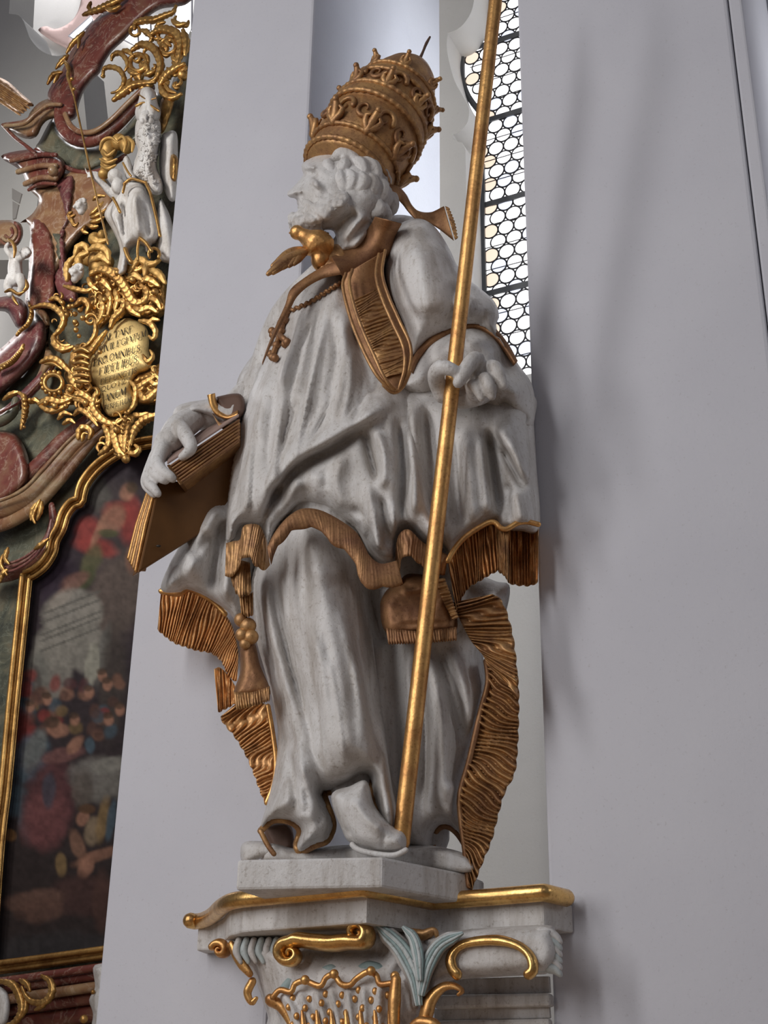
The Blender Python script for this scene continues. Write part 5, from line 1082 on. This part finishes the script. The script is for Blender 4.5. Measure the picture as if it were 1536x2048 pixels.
for p_, r_ in (([(279, 641), (299, 646), (311, 662), (307, 678), (298, 672)], 6), ([(182, 548), (200, 540), (218, 543), (240, 559), (256, 582), (268, 604), (282, 607), (294, 597), (295, 581), (282, 571)], 11), ([(221, 655), (228, 638), (244, 622), (250, 604), (236, 604), (228, 616)], 8),
               ([(190, 640), (191, 666), (178, 687), (159, 698)], 5), ([(107, 672), (121, 658), (128, 637), (112, 617), (88, 610), (62, 616)], 7), ([(106, 672), (112, 690), (128, 700), (146, 694)], 8), ([(112, 680), (124, 692), (140, 690)], 5), ([(81, 725), (100, 717), (118, 722), (132, 736), (148, 752)], 7), ([(90, 728), (108, 728), (124, 738)], 4),
               ([(158, 700), (152, 718), (158, 738)], 12), ([(156, 735), (160, 755), (180, 776)], 12), ([(140, 745), (150, 766), (170, 786)], 8), ([(78, 808), (99, 800), (122, 805), (146, 796)], 8), ([(146, 796), (160, 788), (178, 796), (190, 808)], 8), ([(80, 812), (100, 822), (120, 818), (140, 806)], 6), ([(39, 786), (49, 796), (50, 825), (42, 858)], 7), ([(36, 784), (20, 790), (6, 800)], 6),
               ([(148, 800), (168, 804), (182, 822), (194, 842)], 6), ([(148, 830), (160, 820), (178, 830), (196, 852)], 6), ([(193, 784), (187, 814), (203, 838), (228, 849), (244, 840)], 8), ([(260, 762), (272, 778), (269, 808), (254, 828)], 6), ([(208, 852), (219, 872), (217, 893), (198, 909)], 8), ([(226, 850), (233, 880), (240, 903), (254, 917)], 10), ([(258, 852), (252, 880), (249, 905)], 8), ([(244, 850), (244, 880), (246, 905)], 7),
               ([(322, 830), (302, 834), (281, 846), (266, 867), (259, 892)], 8), ([(256, 905), (270, 908), (278, 898), (270, 890)], 6), ([(156, 878), (160, 860), (172, 855), (183, 863), (178, 878)], 7), ([(164, 882), (168, 868), (176, 868)], 4), ([(286, 710), (296, 724), (306, 712), (300, 700)], 5), ([(272, 780), (289, 768), (314, 752)], 7), ([(280, 784), (292, 800), (306, 790), (318, 776)], 8), ([(180, 762), (168, 744), (172, 716)], 7), ([(176, 714), (190, 692), (212, 662)], 7),
               ([(150, 612), (166, 600), (178, 612), (172, 628)], 7), ([(200, 592), (208, 610), (204, 632), (192, 650)], 8), ([(216, 580), (222, 604), (216, 630)], 8), ([(268, 616), (284, 622), (300, 616), (314, 624)], 8), ([(256, 600), (262, 620), (280, 632)], 7), ([(280, 566), (300, 560), (318, 572)], 9), ([(300, 596), (316, 604), (322, 618)], 7), ([(128, 572), (150, 578), (176, 582), (190, 572)], 6), ([(176, 556), (184, 572), (196, 580)], 6), ([(196, 560), (210, 566), (222, 580)], 8),
               ([(98, 600), (112, 596), (124, 606), (128, 618)], 5), ([(246, 532), (262, 540), (280, 540), (290, 528)], 9), ([(230, 580), (236, 600), (230, 622)], 7), ([(298, 650), (306, 640), (318, 640)], 6), ([(300, 760), (312, 770), (322, 764)], 6), ([(268, 828), (280, 832), (296, 826)], 6), ([(196, 812), (184, 822), (176, 836)], 5), ([(116, 838), (128, 826), (144, 830)], 5), ([(126, 848), (140, 840), (150, 846)], 5), ([(60, 806), (70, 800), (80, 806)], 6)): scr(p_, r_, ct)
scr(curl(182, 640, 13, 0, 1.4, 16, -1), 4, ct)
for pl in ([(180, 548), (215, 538), (262, 556), (300, 545), (330, 560), (330, 625), (300, 640), (262, 632), (226, 640), (200, 660), (190, 640), (170, 628), (176, 600)], [(150, 690), (176, 690), (196, 690), (176, 716), (170, 740), (182, 770), (198, 786), (206, 820), (188, 838), (160, 812), (120, 812), (80, 812), (70, 800), (110, 794), (140, 780), (128, 752), (136, 730)],
           [(200, 830), (226, 836), (262, 826), (276, 836), (262, 870), (256, 912), (240, 918), (226, 890), (206, 905), (212, 868)], [(262, 752), (290, 742), (330, 728), (330, 800), (290, 810), (268, 800)]):
    arel(pl, .12, .10, 14, 'gold_altar', 'rocaille_ground', ct, step=4, nz=.06, nzs=8)
def rocaille(par, poly, n, seed, off, r=(2.5, 4.2), L=(6, 13), mat='gold_altar'):
    g = np.random.default_rng(seed); poly = np.array(poly, float); lo, hi = poly.min(0), poly.max(0); k = 0
    while k < n:
        c = lo + (hi - lo) * g.random(2)
        if not inside(c[None], poly)[0]: continue
        k += 1; a0 = g.random() * 6.28; R0 = L[0] + (L[1] - L[0]) * g.random(); sg = 1 if g.random() < .5 else -1
        scr([(c[0] + R0 * (1 - .12 * j) * math.cos(a0 + sg * j * .62), c[1] + R0 * (1 - .12 * j) * math.sin(a0 + sg * j * .62)) for j in range(6)], r[0] + (r[1] - r[0]) * g.random(), par, mat, off)
rocaille(cr, rocfill, 40, 31, .28, (3.5, 6.5), (7, 14))
rocaille(ct, [(182, 550), (215, 540), (262, 556), (300, 545), (325, 560), (325, 625), (300, 640), (262, 625), (226, 640), (196, 640), (176, 600)], 34, 3, .3)
rocaille(ct, [(150, 690), (190, 690), (172, 716), (168, 740), (180, 770), (198, 800), (188, 830), (150, 806), (76, 806), (110, 796), (140, 780), (126, 752)], 30, 4, .3)
rocaille(ct, [(200, 836), (262, 830), (274, 836), (258, 905), (226, 905), (206, 895)], 14, 5, .3)
rocaille(ct, [(270, 752), (320, 730), (320, 790), (276, 800)], 12, 6, .3)
rocaille(ct, [(104, 570), (180, 570), (178, 600), (150, 690), (112, 690)], 14, 8, .25, (2, 3.4))
for x, y, r_ in ((125, 606, 6), (139, 613, 6), (150, 628, 6), (160, 620, 6), (134, 630, 6), (150, 644, 6), (152, 660, 6), (158, 672, 5), (146, 612, 5), (165, 636, 6), (143, 600, 5), (196, 556, 7), (236, 546, 8), (210, 600, 7), (60, 800, 5), (92, 806, 6), (110, 812, 7), (132, 812, 6), (172, 806, 7), (200, 704, 5), (252, 918, 9), (240, 912, 6), (234, 860, 8), (142, 780, 8), (160, 770, 9), (152, 700, 8), (168, 702, 7), (150, 724, 8), (174, 748, 6), (266, 560, 8), (310, 584, 8)): aball(x, y, r_, 'gold_altar', 'gilt_bud', ct, .33)
for k in range(6): aball(252 - k * 1.3, 826 + k * 8, 4.5, 'gold_altar', 'bead', ct, .36)
for k in range(7): aball(49 + 2 * math.sin(k), 800 + k * 9, 6 - .4 * k, 'gold_altar', 'bead', ct, .34)
ringp = [(107 + 18 * math.cos(a), 766 + 17 * math.sin(a)) for a in np.linspace(0, 6.28, 20)]; atube(ringp, 4.5, 'gold_altar', 'flower_rim', ct, .34)
for a in np.linspace(1.0, 5.2, 11): aball(107 + 23 * math.cos(a), 766 + 22 * math.sin(a), 5.5, 'gold_altar', 'petal', ct, .33)
for k in range(5): scr([(118 + k * 3, 775), (140, 772 + k * 5), (168, 778 + k * 5)], 4, ct)
for k in range(6): atube([(150, 704 + k * 12), (164, 698 + k * 13), (178, 704 + k * 12)], [3, 6, 3], 'gold_altar', 'ruffle', ct, .36)
# ochre shell forms above and below the small saint
oc = emp('ochre_cloud', ALT.at(190, 540, .2), 'ochre-gold swirling cloud base under the small white altar bishop', 'ornament')
for x, y, r_ in ((190, 478, 16), (205, 470, 12), (166, 500, 16), (178, 516, 20), (196, 522, 24), (208, 508, 16), (200, 535, 26), (215, 525, 16), (150, 530, 12), (140, 550, 10)): aball(x, y, r_, 'gold_ochre', 'swirl', oc, .16)
for p_ in ([(150, 510), (158, 494), (172, 492), (176, 506)], [(178, 500), (196, 494), (214, 502), (218, 520)], [(160, 540), (158, 516), (176, 506)], [(134, 560), (136, 530), (150, 512)], [(182, 474), (198, 484), (214, 480)], [(188, 520), (204, 514), (218, 526)], [(260, 545), (280, 520), (300, 530), (320, 520)], [(290, 550), (296, 530), (310, 526)], [(300, 540), (318, 548), (330, 566)], [(256, 556), (272, 552), (284, 560)]): scr(p_, 8, oc, 'gold_ochre', .32, 'ridge')
oc2 = emp('ochre_capital', ALT.at(220, 350, .2), 'ochre-gold stacked scroll capital beside the small white bishop\'s shoulder', 'ornament')
for x, y, r_, s_ in ((218, 298, 21, 1.25), (238, 284, 18, 1.2), (254, 290, 17, 1.4), (216, 325, 18, .9), (208, 348, 14, .8), (205, 366, 11, .7), (214, 338, 16, .6)): aball(x, y, r_, 'gold_ochre', 'scroll_roll', oc2, .2, (1, 1, s_))
for p_ in ([(200, 300), (206, 282), (222, 276), (236, 286)], [(236, 280), (246, 274), (252, 286), (248, 304)], [(256, 276), (266, 286), (264, 304)], [(202, 330), (216, 338), (232, 330)], [(200, 318), (216, 326), (234, 318)], [(206, 300), (216, 312), (230, 300)]): scr(p_, 4, oc2, 'gold_ochre', .36, 'ridge')

# ------------------------------------------------------------------ painting
pn = emp('altar_painting', ALT.at(120, 1900, .1), 'large dark altar painting of a crowded vision scene in a curved gilt frame', 'painting')
fl_ = [(340, 884), (300, 884), (258, 894), (220, 914), (190, 938), (168, 967), (160, 994), (159, 1002), (144, 1008), (129, 1028), (120, 1056), (107, 1081), (102, 1104), (88, 1127), (68, 1144), (52, 1151)]
fl2 = [(52, 1151), (26, 1402), (10, 1570), (-4, 1690), (-22, 1930)]
fl3 = [(-30, 1938), (90, 1922), (240, 1901)]
def fmould(px, sm=True):
    q = spline(px, max(20, int(plen(px) / 6))) if sm else np.array(px, float)
    T = np.gradient(q, axis=0); T /= np.linalg.norm(T, axis=1)[:, None] + 1e-9; N = np.stack([-T[:, 1], T[:, 0]], 1)
    for o_, r_, d_, m_ in ((-8, 5.5, .16, 'gold_altar'), (0, 8, .11, 'gold_altar'), (7, 4.5, .13, 'gold_altar'), (12, 2.5, .09, 'gold_altar')):
        p_ = q + N * o_ * -1; MB().tube(ALT.at(p_[:, 0], p_[:, 1], d_), r_ * APX, 8).build('frame_moulding', m_, pn)
fmould(fl_); fmould(fl2); fmould([(240, 1901), (90, 1922), (-30, 1938)])
gx = np.arange(-40, 345, 3.0); gy = np.arange(880, 1945, 3.0); GX, GY = np.meshgrid(gx, gy); X = np.stack([GX.ravel(), GY.ravel()], 1)
img = np.zeros((len(X), 3)); 
def sm(t): t = np.clip(t, 0, 1); return t * t * (3 - 2 * t)
tcol = sm((X[:, 1] - 880) / 1050.)
img[:] = np.array([.030, .022, .028]) * (1 - tcol[:, None]) + np.array([.024, .017, .016]) * tcol[:, None]
def blob(x, y, rx, ry, c, rot=0, a=1.0, soft=.35, wob=.25):
    global img
    r = math.radians(rot); dx = X[:, 0] - x; dy = X[:, 1] - y; u = (dx * math.cos(r) + dy * math.sin(r)) / rx; v = (-dx * math.sin(r) + dy * math.cos(r)) / ry
    d = np.hypot(u, v) + wob * vnoise(X, 14, int(x + y) % 50); k = (1 - sm((d - (1 - soft)) / (2 * soft)))[:, None] * a
    img = img * (1 - k) + np.array(c) * k
W_ = lambda c, k: tuple(x * k for x in c)
GREYA = (.20, .185, .16); RED = (.20, .035, .03); FL = (.24, .12, .08); BL = (.05, .075, .095); PUR = (.075, .028, .03); OCH = (.17, .11, .05); GRN = (.05, .055, .025)
blob(230, 1040, 60, 80, (.05, .04, .038), 20, .6); blob(195, 985, 22, 40, (.075, .07, .062), -20, .8); blob(232, 1190, 60, 90, (.10, .075, .062), 25, .75); blob(120, 1180, 40, 60, (.028, .018, .03), 0, .8)
for b_ in ((238, 1028, 34, 22, RED, 10), (176, 1062, 26, 30, RED, 30), (192, 1095, 42, 18, RED, 10), (262, 1040, 26, 46, RED, 0), (225, 1040, 22, 34, W_(FL, .9), 30), (255, 985, 14, 17, FL, 20), (264, 976, 12, 12, (.06, .04, .025), 0), (198, 1060, 8, 36, FL, 25), (216, 1066, 20, 8, GRN, 0), (184, 1120, 18, 34, (.085, .08, .04), 20), (172, 1155, 16, 26, GRN, 30), (150, 1160, 28, 14, (.14, .07, .055), -20), (128, 1190, 12, 40, (.16, .09, .07), 45), (265, 1120, 14, 26, W_(FL, .7), 0)): blob(*b_[:5], b_[5], .85)
# the temple with its curved steps
for b_ in ((145, 1230, 60, 52, GREYA, -15), (130, 1290, 62, 50, W_(GREYA, .95), -10), (100, 1340, 46, 60, W_(GREYA, .85), 0), (180, 1300, 40, 50, W_(GREYA, .8), 0)): blob(*b_[:5], b_[5], .85, .15, .08)
for k, y in enumerate((1215, 1232, 1256, 1268, 1288)): 
    for j in range(8): blob(88 + j * 15, y + 12 - j * 6, 10, 2.6, (.085, .08, .07), -20, .75, .3, .1)
blob(206, 1310, 12, 60, (.10, .095, .085), 12, .9); blob(184, 1330, 15, 42, (.23, .22, .18), 8, .9, .2); blob(80, 1345, 18, 40, (.13, .125, .11), -8, .9); blob(72, 1370, 12, 40, (.07, .06, .055), -8, .9)
blob(225, 1360, 26, 120, (.045, .035, .03), 4, .8)
rgp = np.random.default_rng(11)
for k in range(46):
    x = 40 + rgp.random() * 200; y = 1350 + rgp.random() * 130; c = [FL, W_(FL, .7), RED, PUR, OCH, (.09, .045, .035), BL][int(rgp.random() * 7)]
    blob(x, y, 8 + 7 * rgp.random(), 10 + 9 * rgp.random(), W_(c, .8), rgp.random() * 90, .75)
for x, y in ((60, 1415), (112, 1450), (150, 1440), (218, 1440), (240, 1420), (205, 1352), (178, 1385), (95, 1400), (215, 1370)): blob(x, y, 9, 11, FL, 10, .85); blob(x - 2, y - 9, 10, 7, (.05, .03, .02), 0, .8)
for b_ in ((44, 1480, 26, 60, W_(RED, .6), 0), (60, 1515, 34, 52, BL, 20), (70, 1500, 20, 44, (.11, .115, .11), 22), (24, 1600, 22, 34, BL, 0), (50, 1625, 16, 60, (.035, .05, .06), -8), (100, 1600, 50, 90, PUR, 10), (90, 1640, 44, 60, (.12, .045, .045), 10), (98, 1580, 14, 34, (.045, .045, .06), 0), (125, 1510, 44, 14, (.13, .06, .055), -12), (150, 1490, 12, 22, FL, 40), (112, 1458, 18, 16, FL, 0), (104, 1445, 16, 12, (.05, .03, .02), 0), (180, 1490, 10, 16, BL, 0),
           (200, 1560, 46, 44, (.135, .125, .11), -12), (170, 1550, 34, 30, (.12, .11, .10), -14), (216, 1530, 34, 16, (.17, .16, .14), -14), (165, 1580, 22, 40, (.08, .065, .055), 0), (166, 1636, 12, 16, FL, 20), (174, 1618, 16, 10, (.08, .04, .02), 0), (186, 1662, 16, 28, (.19, .14, .09), 10), (206, 1640, 12, 44, OCH, 10), (222, 1640, 9, 40, BL, 10), (155, 1690, 14, 30, (.17, .09, .06), -20), (195, 1712, 50, 12, (.18, .09, .06), -20), (172, 1735, 14, 24, FL, 20), (122, 1730, 11, 24, OCH, 0), (165, 1790, 60, 40, (.05, .025, .022), 0), (205, 1800, 20, 60, (.06, .03, .024), 0), (70, 1800, 60, 20, (.11, .06, .045), -8), (82, 1820, 46, 26, (.085, .045, .034), -8), (20, 1670, 12, 12, (.16, .08, .03), 0)): blob(*b_[:5], b_[5], .82, .3)
blob(100, 1900, 140, 34, (.03, .027, .028), -4, .8)
img *= (1 + .28 * vnoise(X, 5, 2) + .35 * vnoise(X, 11, 5))[:, None]; img = np.clip(img * 0.95, .004, 1)
fpoly = np.vstack([spline(fl_, 120), np.array(fl2[1:]), np.array(fl3[1:]), [[345, 1890], [345, 884]]])
ins = inside(X, fpoly).reshape(GX.shape)
V3 = ALT.at(X[:, 0], X[:, 1], .045); nx = len(gx); fs = []
for i in range(len(gy) - 1):
    for j in range(nx - 1):
        if ins[i, j] or ins[i + 1, j + 1] or ins[i, j + 1] or ins[i + 1, j]: fs.append((i * nx + j, i * nx + j + 1, (i + 1) * nx + j + 1, (i + 1) * nx + j))
m_, nt_, b_ = newmat('painted_canvas'); at_ = nd(nt_, 'ShaderNodeVertexColor', layer_name='paint'); nt_.links.new(at_.outputs['Color'], b_.inputs['Base Color']); b_.inputs['Roughness'].default_value = 0.7; b_.inputs['Specular IOR Level'].default_value = 0.15; MATS['painted_canvas'] = m_
cv = MB().add(V3, fs).build('canvas', 'painted_canvas', pn, smooth=False, fix=False)
ca = cv.data.color_attributes.new('paint', 'FLOAT_COLOR', 'POINT'); ca.data.foreach_set('color', np.hstack([img, np.ones((len(img), 1))]).astype(np.float32).ravel())

# ------------------------------------------------------------------ small figures of the altar
sb = emp('altar_bishop', ALT.at(275, 540, .3), 'small white bishop figure in gold-edged robe on the altar, beside the pillar', 'statue')
arel([(226, 345), (240, 350), (250, 362), (276, 360), (292, 372), (302, 394), (312, 432), (320, 466), (314, 484), (302, 492), (294, 512), (286, 492), (262, 500), (254, 545), (234, 548), (240, 500), (226, 462), (209, 432), (214, 415), (228, 396), (232, 370)], .28, .2, 40, 'white_paint', 'robe', sb, step=5, folds=[([(255, 380), (245, 430), (250, 490)], -.04, 5), ([(270, 380), (272, 430), (280, 480)], .03, 6), ([(225, 420), (240, 460), (250, 500)], .03, 6), ([(285, 400), (296, 440), (300, 480)], -.03, 5)])
arel([(283, 178), (298, 174), (311, 184), (316, 208), (322, 226), (312, 246), (280, 246), (270, 226), (277, 200)], .34, .18, 22, 'white_paint', 'mitre', sb, step=4, nz=.02, nzs=9)
brd = Relief([(276, 238), (316, 238), (322, 270), (318, 300), (314, 334), (326, 366), (322, 388), (300, 386), (284, 362), (262, 350), (268, 325), (276, 300), (270, 280)], aat(.34), .18, 24, step=4, nz=.03, nzs=9); brd.mesh().build('beard_and_chest', 'white_paint', sb)
arel([(322, 275), (334, 264), (352, 264), (356, 300), (354, 390), (340, 402), (326, 372), (318, 330)], .28, .14, 20, 'white_paint', 'mantle', sb, step=5)
arel([(246, 320), (256, 312), (268, 340), (280, 360), (258, 362), (248, 345)], .32, .12, 10, 'white_paint', 'sleeve', sb, step=4)
arel([(318, 400), (330, 410), (345, 450), (350, 520), (320, 520), (312, 480)], .22, .14, 16, 'white_paint', 'mantle', sb, step=5)
for p_, r_ in (([(290, 364), (300, 385), (307, 412), (315, 446), (320, 472)], 3.5), ([(248, 368), (262, 358), (278, 361), (292, 366)], 3.5), ([(250, 366), (246, 385)], 3), ([(280, 476), (292, 486), (303, 502)], 4), ([(278, 478), (275, 500), (276, 520)], 3), ([(226, 396), (234, 410), (240, 424)], 3.5), ([(250, 498), (256, 514), (262, 524)], 5), ([(272, 212), (290, 206), (318, 222)], 3), ([(276, 188), (296, 200), (312, 196)], 1.5), ([(246, 326), (256, 344), (262, 352)], 2.5)): atube(p_, r_, 'gold_altar', 'gold_edge', sb, [.5] * 2)
atube([(308 + 11 * math.cos(a), 508 + 12 * math.sin(a)) for a in np.linspace(2.6, 6.9, 16)], 3.5, 'gold_altar', 'gold_edge', sb, .4)
arel([(322, 200), (340, 195), (348, 205), (330, 260), (318, 262)], .26, .06, 8, 'gold_altar', 'gilt_back', sb, step=5, nz=.02, nzs=8)
arel([(342, 310), (356, 318), (352, 362), (340, 352)], .44, .05, 8, 'gold_altar', 'gilt_back', sb, step=5, nz=.02, nzs=8)
g9 = np.random.default_rng(9); cb = MB()
for k in range(90):
    x, y = 272 + 48 * g9.random(), 244 + 130 * g9.random()
    if not inside(np.array([[x, y]]), brd.poly)[0]: continue
    a = g9.random() * 6.28; R0 = 3 + 3 * g9.random(); q = np.array([(x + R0 * (1 - .14 * m) * math.cos(a + m * .8), y + R0 * (1 - .14 * m) * math.sin(a + m * .8)) for m in range(6)])
    cb.tube(brd.front(q[:, 0], q[:, 1], .004), np.array([.6, 1, 1, .9, .7, .4]) * 2.6 * APX, 6)
cb.build('beard_curls', 'white_paint', sb)
fc = MB(); fo = .34 + .18
fc.ball(ALT.at(294, 238, fo - .03), (.058, .05, .07)); fc.tube(ALT.at(np.array([293., 292, 293]), np.array([230., 239, 243]), np.array([fo + .01, fo + .035, fo + .02])), [.008, .013, .010], 8)
for sg in (-1, 1):
    fc.tube(ALT.at(294 + sg * np.array([3., 7, 11]), np.array([231., 229, 232]), np.array([fo + .016, fo + .016, fo])), .006, 6); fc.ball(ALT.at(294 + sg * 7, 234, fo + .006), .008); fc.ball(ALT.at(294 + sg * 8, 242, fo), .022)
fc.tube(ALT.at(np.array([289., 294, 299]), np.array([249., 248, 249]), np.array([fo + .01, fo + .018, fo + .01])), .006, 6)
fc.build('face', 'white_paint', sb)
mb = MB()
def achain(mb, px, r, off): 
    q = spline(px, max(8, int(plen(px) / 3))); return mb.tube(ALT.at(q[:, 0], q[:, 1], off if np.isscalar(off) else np.interp(np.linspace(0, 1, len(q)), np.linspace(0, 1, len(off)), off)), np.array(r) * APX, 8)
achain(mb, [(240, 395), (222, 385), (205, 368), (192, 358)], [12, 10, 8, 6], [.35, .5]); mb.ball(ALT.at(188, 352, .5), .026)
for k in range(4): achain(mb, [(196, 345 + 3.6 * k), (184, 343 + 3.4 * k), (174, 346 + 3 * k)], [2.2, 2.2, 1.5], [.5, .535])
achain(mb, [(180, 352), (173, 344), (170, 334)], [2.5, 2.2, 1.4], .5); mb.ball(ALT.at(230, 352, .42), .055); mb.ball(ALT.at(236, 372, .42), (.05, .05, .06))
remesh(mb, 'arm_and_hand', 'white_paint', sb, .008, 2)
cz = emp('bishop_crozier', ALT.at(215, 485, .52), 'thin gilt crozier held by the small altar bishop', 'staff')
atube([(148, 192), (180, 338), (216, 488)], 2.4, 'gold_altar', 'shaft', cz, [.52, .54])
scr([(148, 192), (142, 172), (136, 152), (138, 134), (130, 124), (122, 130)], 4, cz, off=.52, name='crook'); aball(144, 158, 5, 'gold_altar', 'knop', cz, .52); aball(148, 178, 4.5, 'gold_altar', 'knop', cz, .52)
def head(name, cx, cy, s, label, tilt, group=None):
    r_ = emp(name, ALT.at(cx, cy + s, .3), label, 'cherub', group); mb = MB(); E = np.array([ALT.u, -ALT.n, [0, 0, 1]])
    c = ALT.at(cx, cy, .34); A = s * APX
    mb.ball(c, (A * .82, A * .85, A * 1.05), 14, 10)
    def f(u, v, o): return c + (ALT.u * (u * math.cos(tilt) - v * math.sin(tilt)) + np.array([0, 0, 1]) * (u * math.sin(tilt) + v * math.cos(tilt))) * A + ALT.n * o * A
    mb.tube([f(0, .25, .85), f(0, .0, 1.02), f(0, -.1, .92)], [A * .10, A * .15, A * .10], 8)
    for sg in (-1, 1):
        mb.ball(f(.36 * sg, -.25, .72), A * .30); mb.ball(f(.3 * sg, .16, .80), A * .10); mb.tube([f(.12 * sg, .34, .84), f(.32 * sg, .38, .80), f(.5 * sg, .3, .66)], A * .07, 6); mb.ball(f(.84 * sg, -.05, .1), A * .18)
    mb.ball(f(0, -.62, .62), A * .26); mb.tube([f(-.2, -.40, .88), f(0, -.38, .94), f(.2, -.40, .88)], A * .06, 6)
    mb.ball(f(0, -.95, .0), (A * .5, A * .5, A * .5))
    remesh(mb, 'head', 'white_paint', r_, .006, 1)
    hb = MB(); rg2 = np.random.default_rng(int(cx))
    for k in range(34):
        a = rg2.random() * 6.28; v = .25 + .75 * rg2.random(); ph_ = rg2.random() * 1.0
        u_ = math.cos(a) * .85; w_ = abs(math.sin(a)) * .95
        if w_ < .45 and abs(u_) < .6: w_ += .5
        hb.ball(f(u_, w_, .3 * (1 - w_) + .2 * rg2.random()), A * (.16 + .1 * rg2.random()), 7, 5)
    hb.build('curls', 'white_paint', r_)
    return r_
h1 = head('cherub_head', 163, 412, 17, 'white cherub head with gold wings under the crozier', .1)
for p_ in ([(150, 430), (142, 436), (150, 452), (156, 446)], [(144, 424), (138, 430), (142, 444)], [(180, 430), (192, 420), (206, 404)], [(182, 436), (196, 430), (212, 418)], [(180, 444), (194, 442), (208, 434)], [(176, 450), (186, 454), (196, 452)], [(186, 400), (196, 392), (210, 392)], [(170, 452), (166, 462), (176, 466)]): scr(p_, 5, h1, name='wing_feather', off=.3)
h2 = head('cherub_head', 155, 545, 18, 'curly white cherub head above the inscription cartouche', -.3)
pt2 = emp('putto', ALT.at(25, 590, .3), 'white putto standing at the altar\'s left edge', 'putto')
mb = MB()
achain(mb, [(32, 512), (30, 535), (32, 560)], [15, 17, 18], .3); achain(mb, [(34, 520), (48, 512), (56, 505)], [8, 8, 7], .32); achain(mb, [(26, 515), (16, 504), (12, 496), (16, 488)], [8, 7, 6, 5], .34); achain(mb, [(24, 555), (16, 572), (20, 590)], [14, 11, 8], .32); achain(mb, [(40, 556), (44, 572), (38, 588)], [13, 10, 7], .32); mb.ball(ALT.at(52, 506, .33), .04)
remesh(mb, 'body', 'white_paint', pt2, .008, 2)
arel([(40, 508), (44, 496), (56, 494), (64, 506), (54, 516), (46, 518)], .34, .06, 9, 'white_paint', 'hair', pt2, step=3, nz=.03, nzs=5)
for p_ in ([(16, 478), (26, 486), (30, 500), (28, 515)], [(10, 584), (22, 580), (36, 588), (48, 584)], [(52, 560), (54, 574), (44, 586)], [(26, 592), (30, 602), (36, 610)]): scr(p_, 4, pt2, name='gilt_sash', off=.42)
wg = emp('angel_wing', ALT.at(60, 215, 0), 'brown gilt feathered angel wing at the left edge above the cornice', 'wing')
wr_ = Relief([(-30, 148), (0, 155), (20, 166), (42, 186), (68, 210), (56, 214), (52, 222), (40, 228), (20, 218), (0, 208), (-30, 200)], aat(.1), .08, 16, step=4, nz=.02, nzs=6); wr_.mesh().build('wing_web', 'gold_worn', wg)
for i in range(5):
    for j in range(8):
        x = -6 + j * 8 + i * 2; y = 164 + i * 10 + j * 5.4
        if inside(np.array([[x, y]]), wr_.poly)[0]: scr([(x - 5, y - 3), (x, y), (x + 7, y + 5)], 3, wg, 'gold_worn', .19, 'feather')
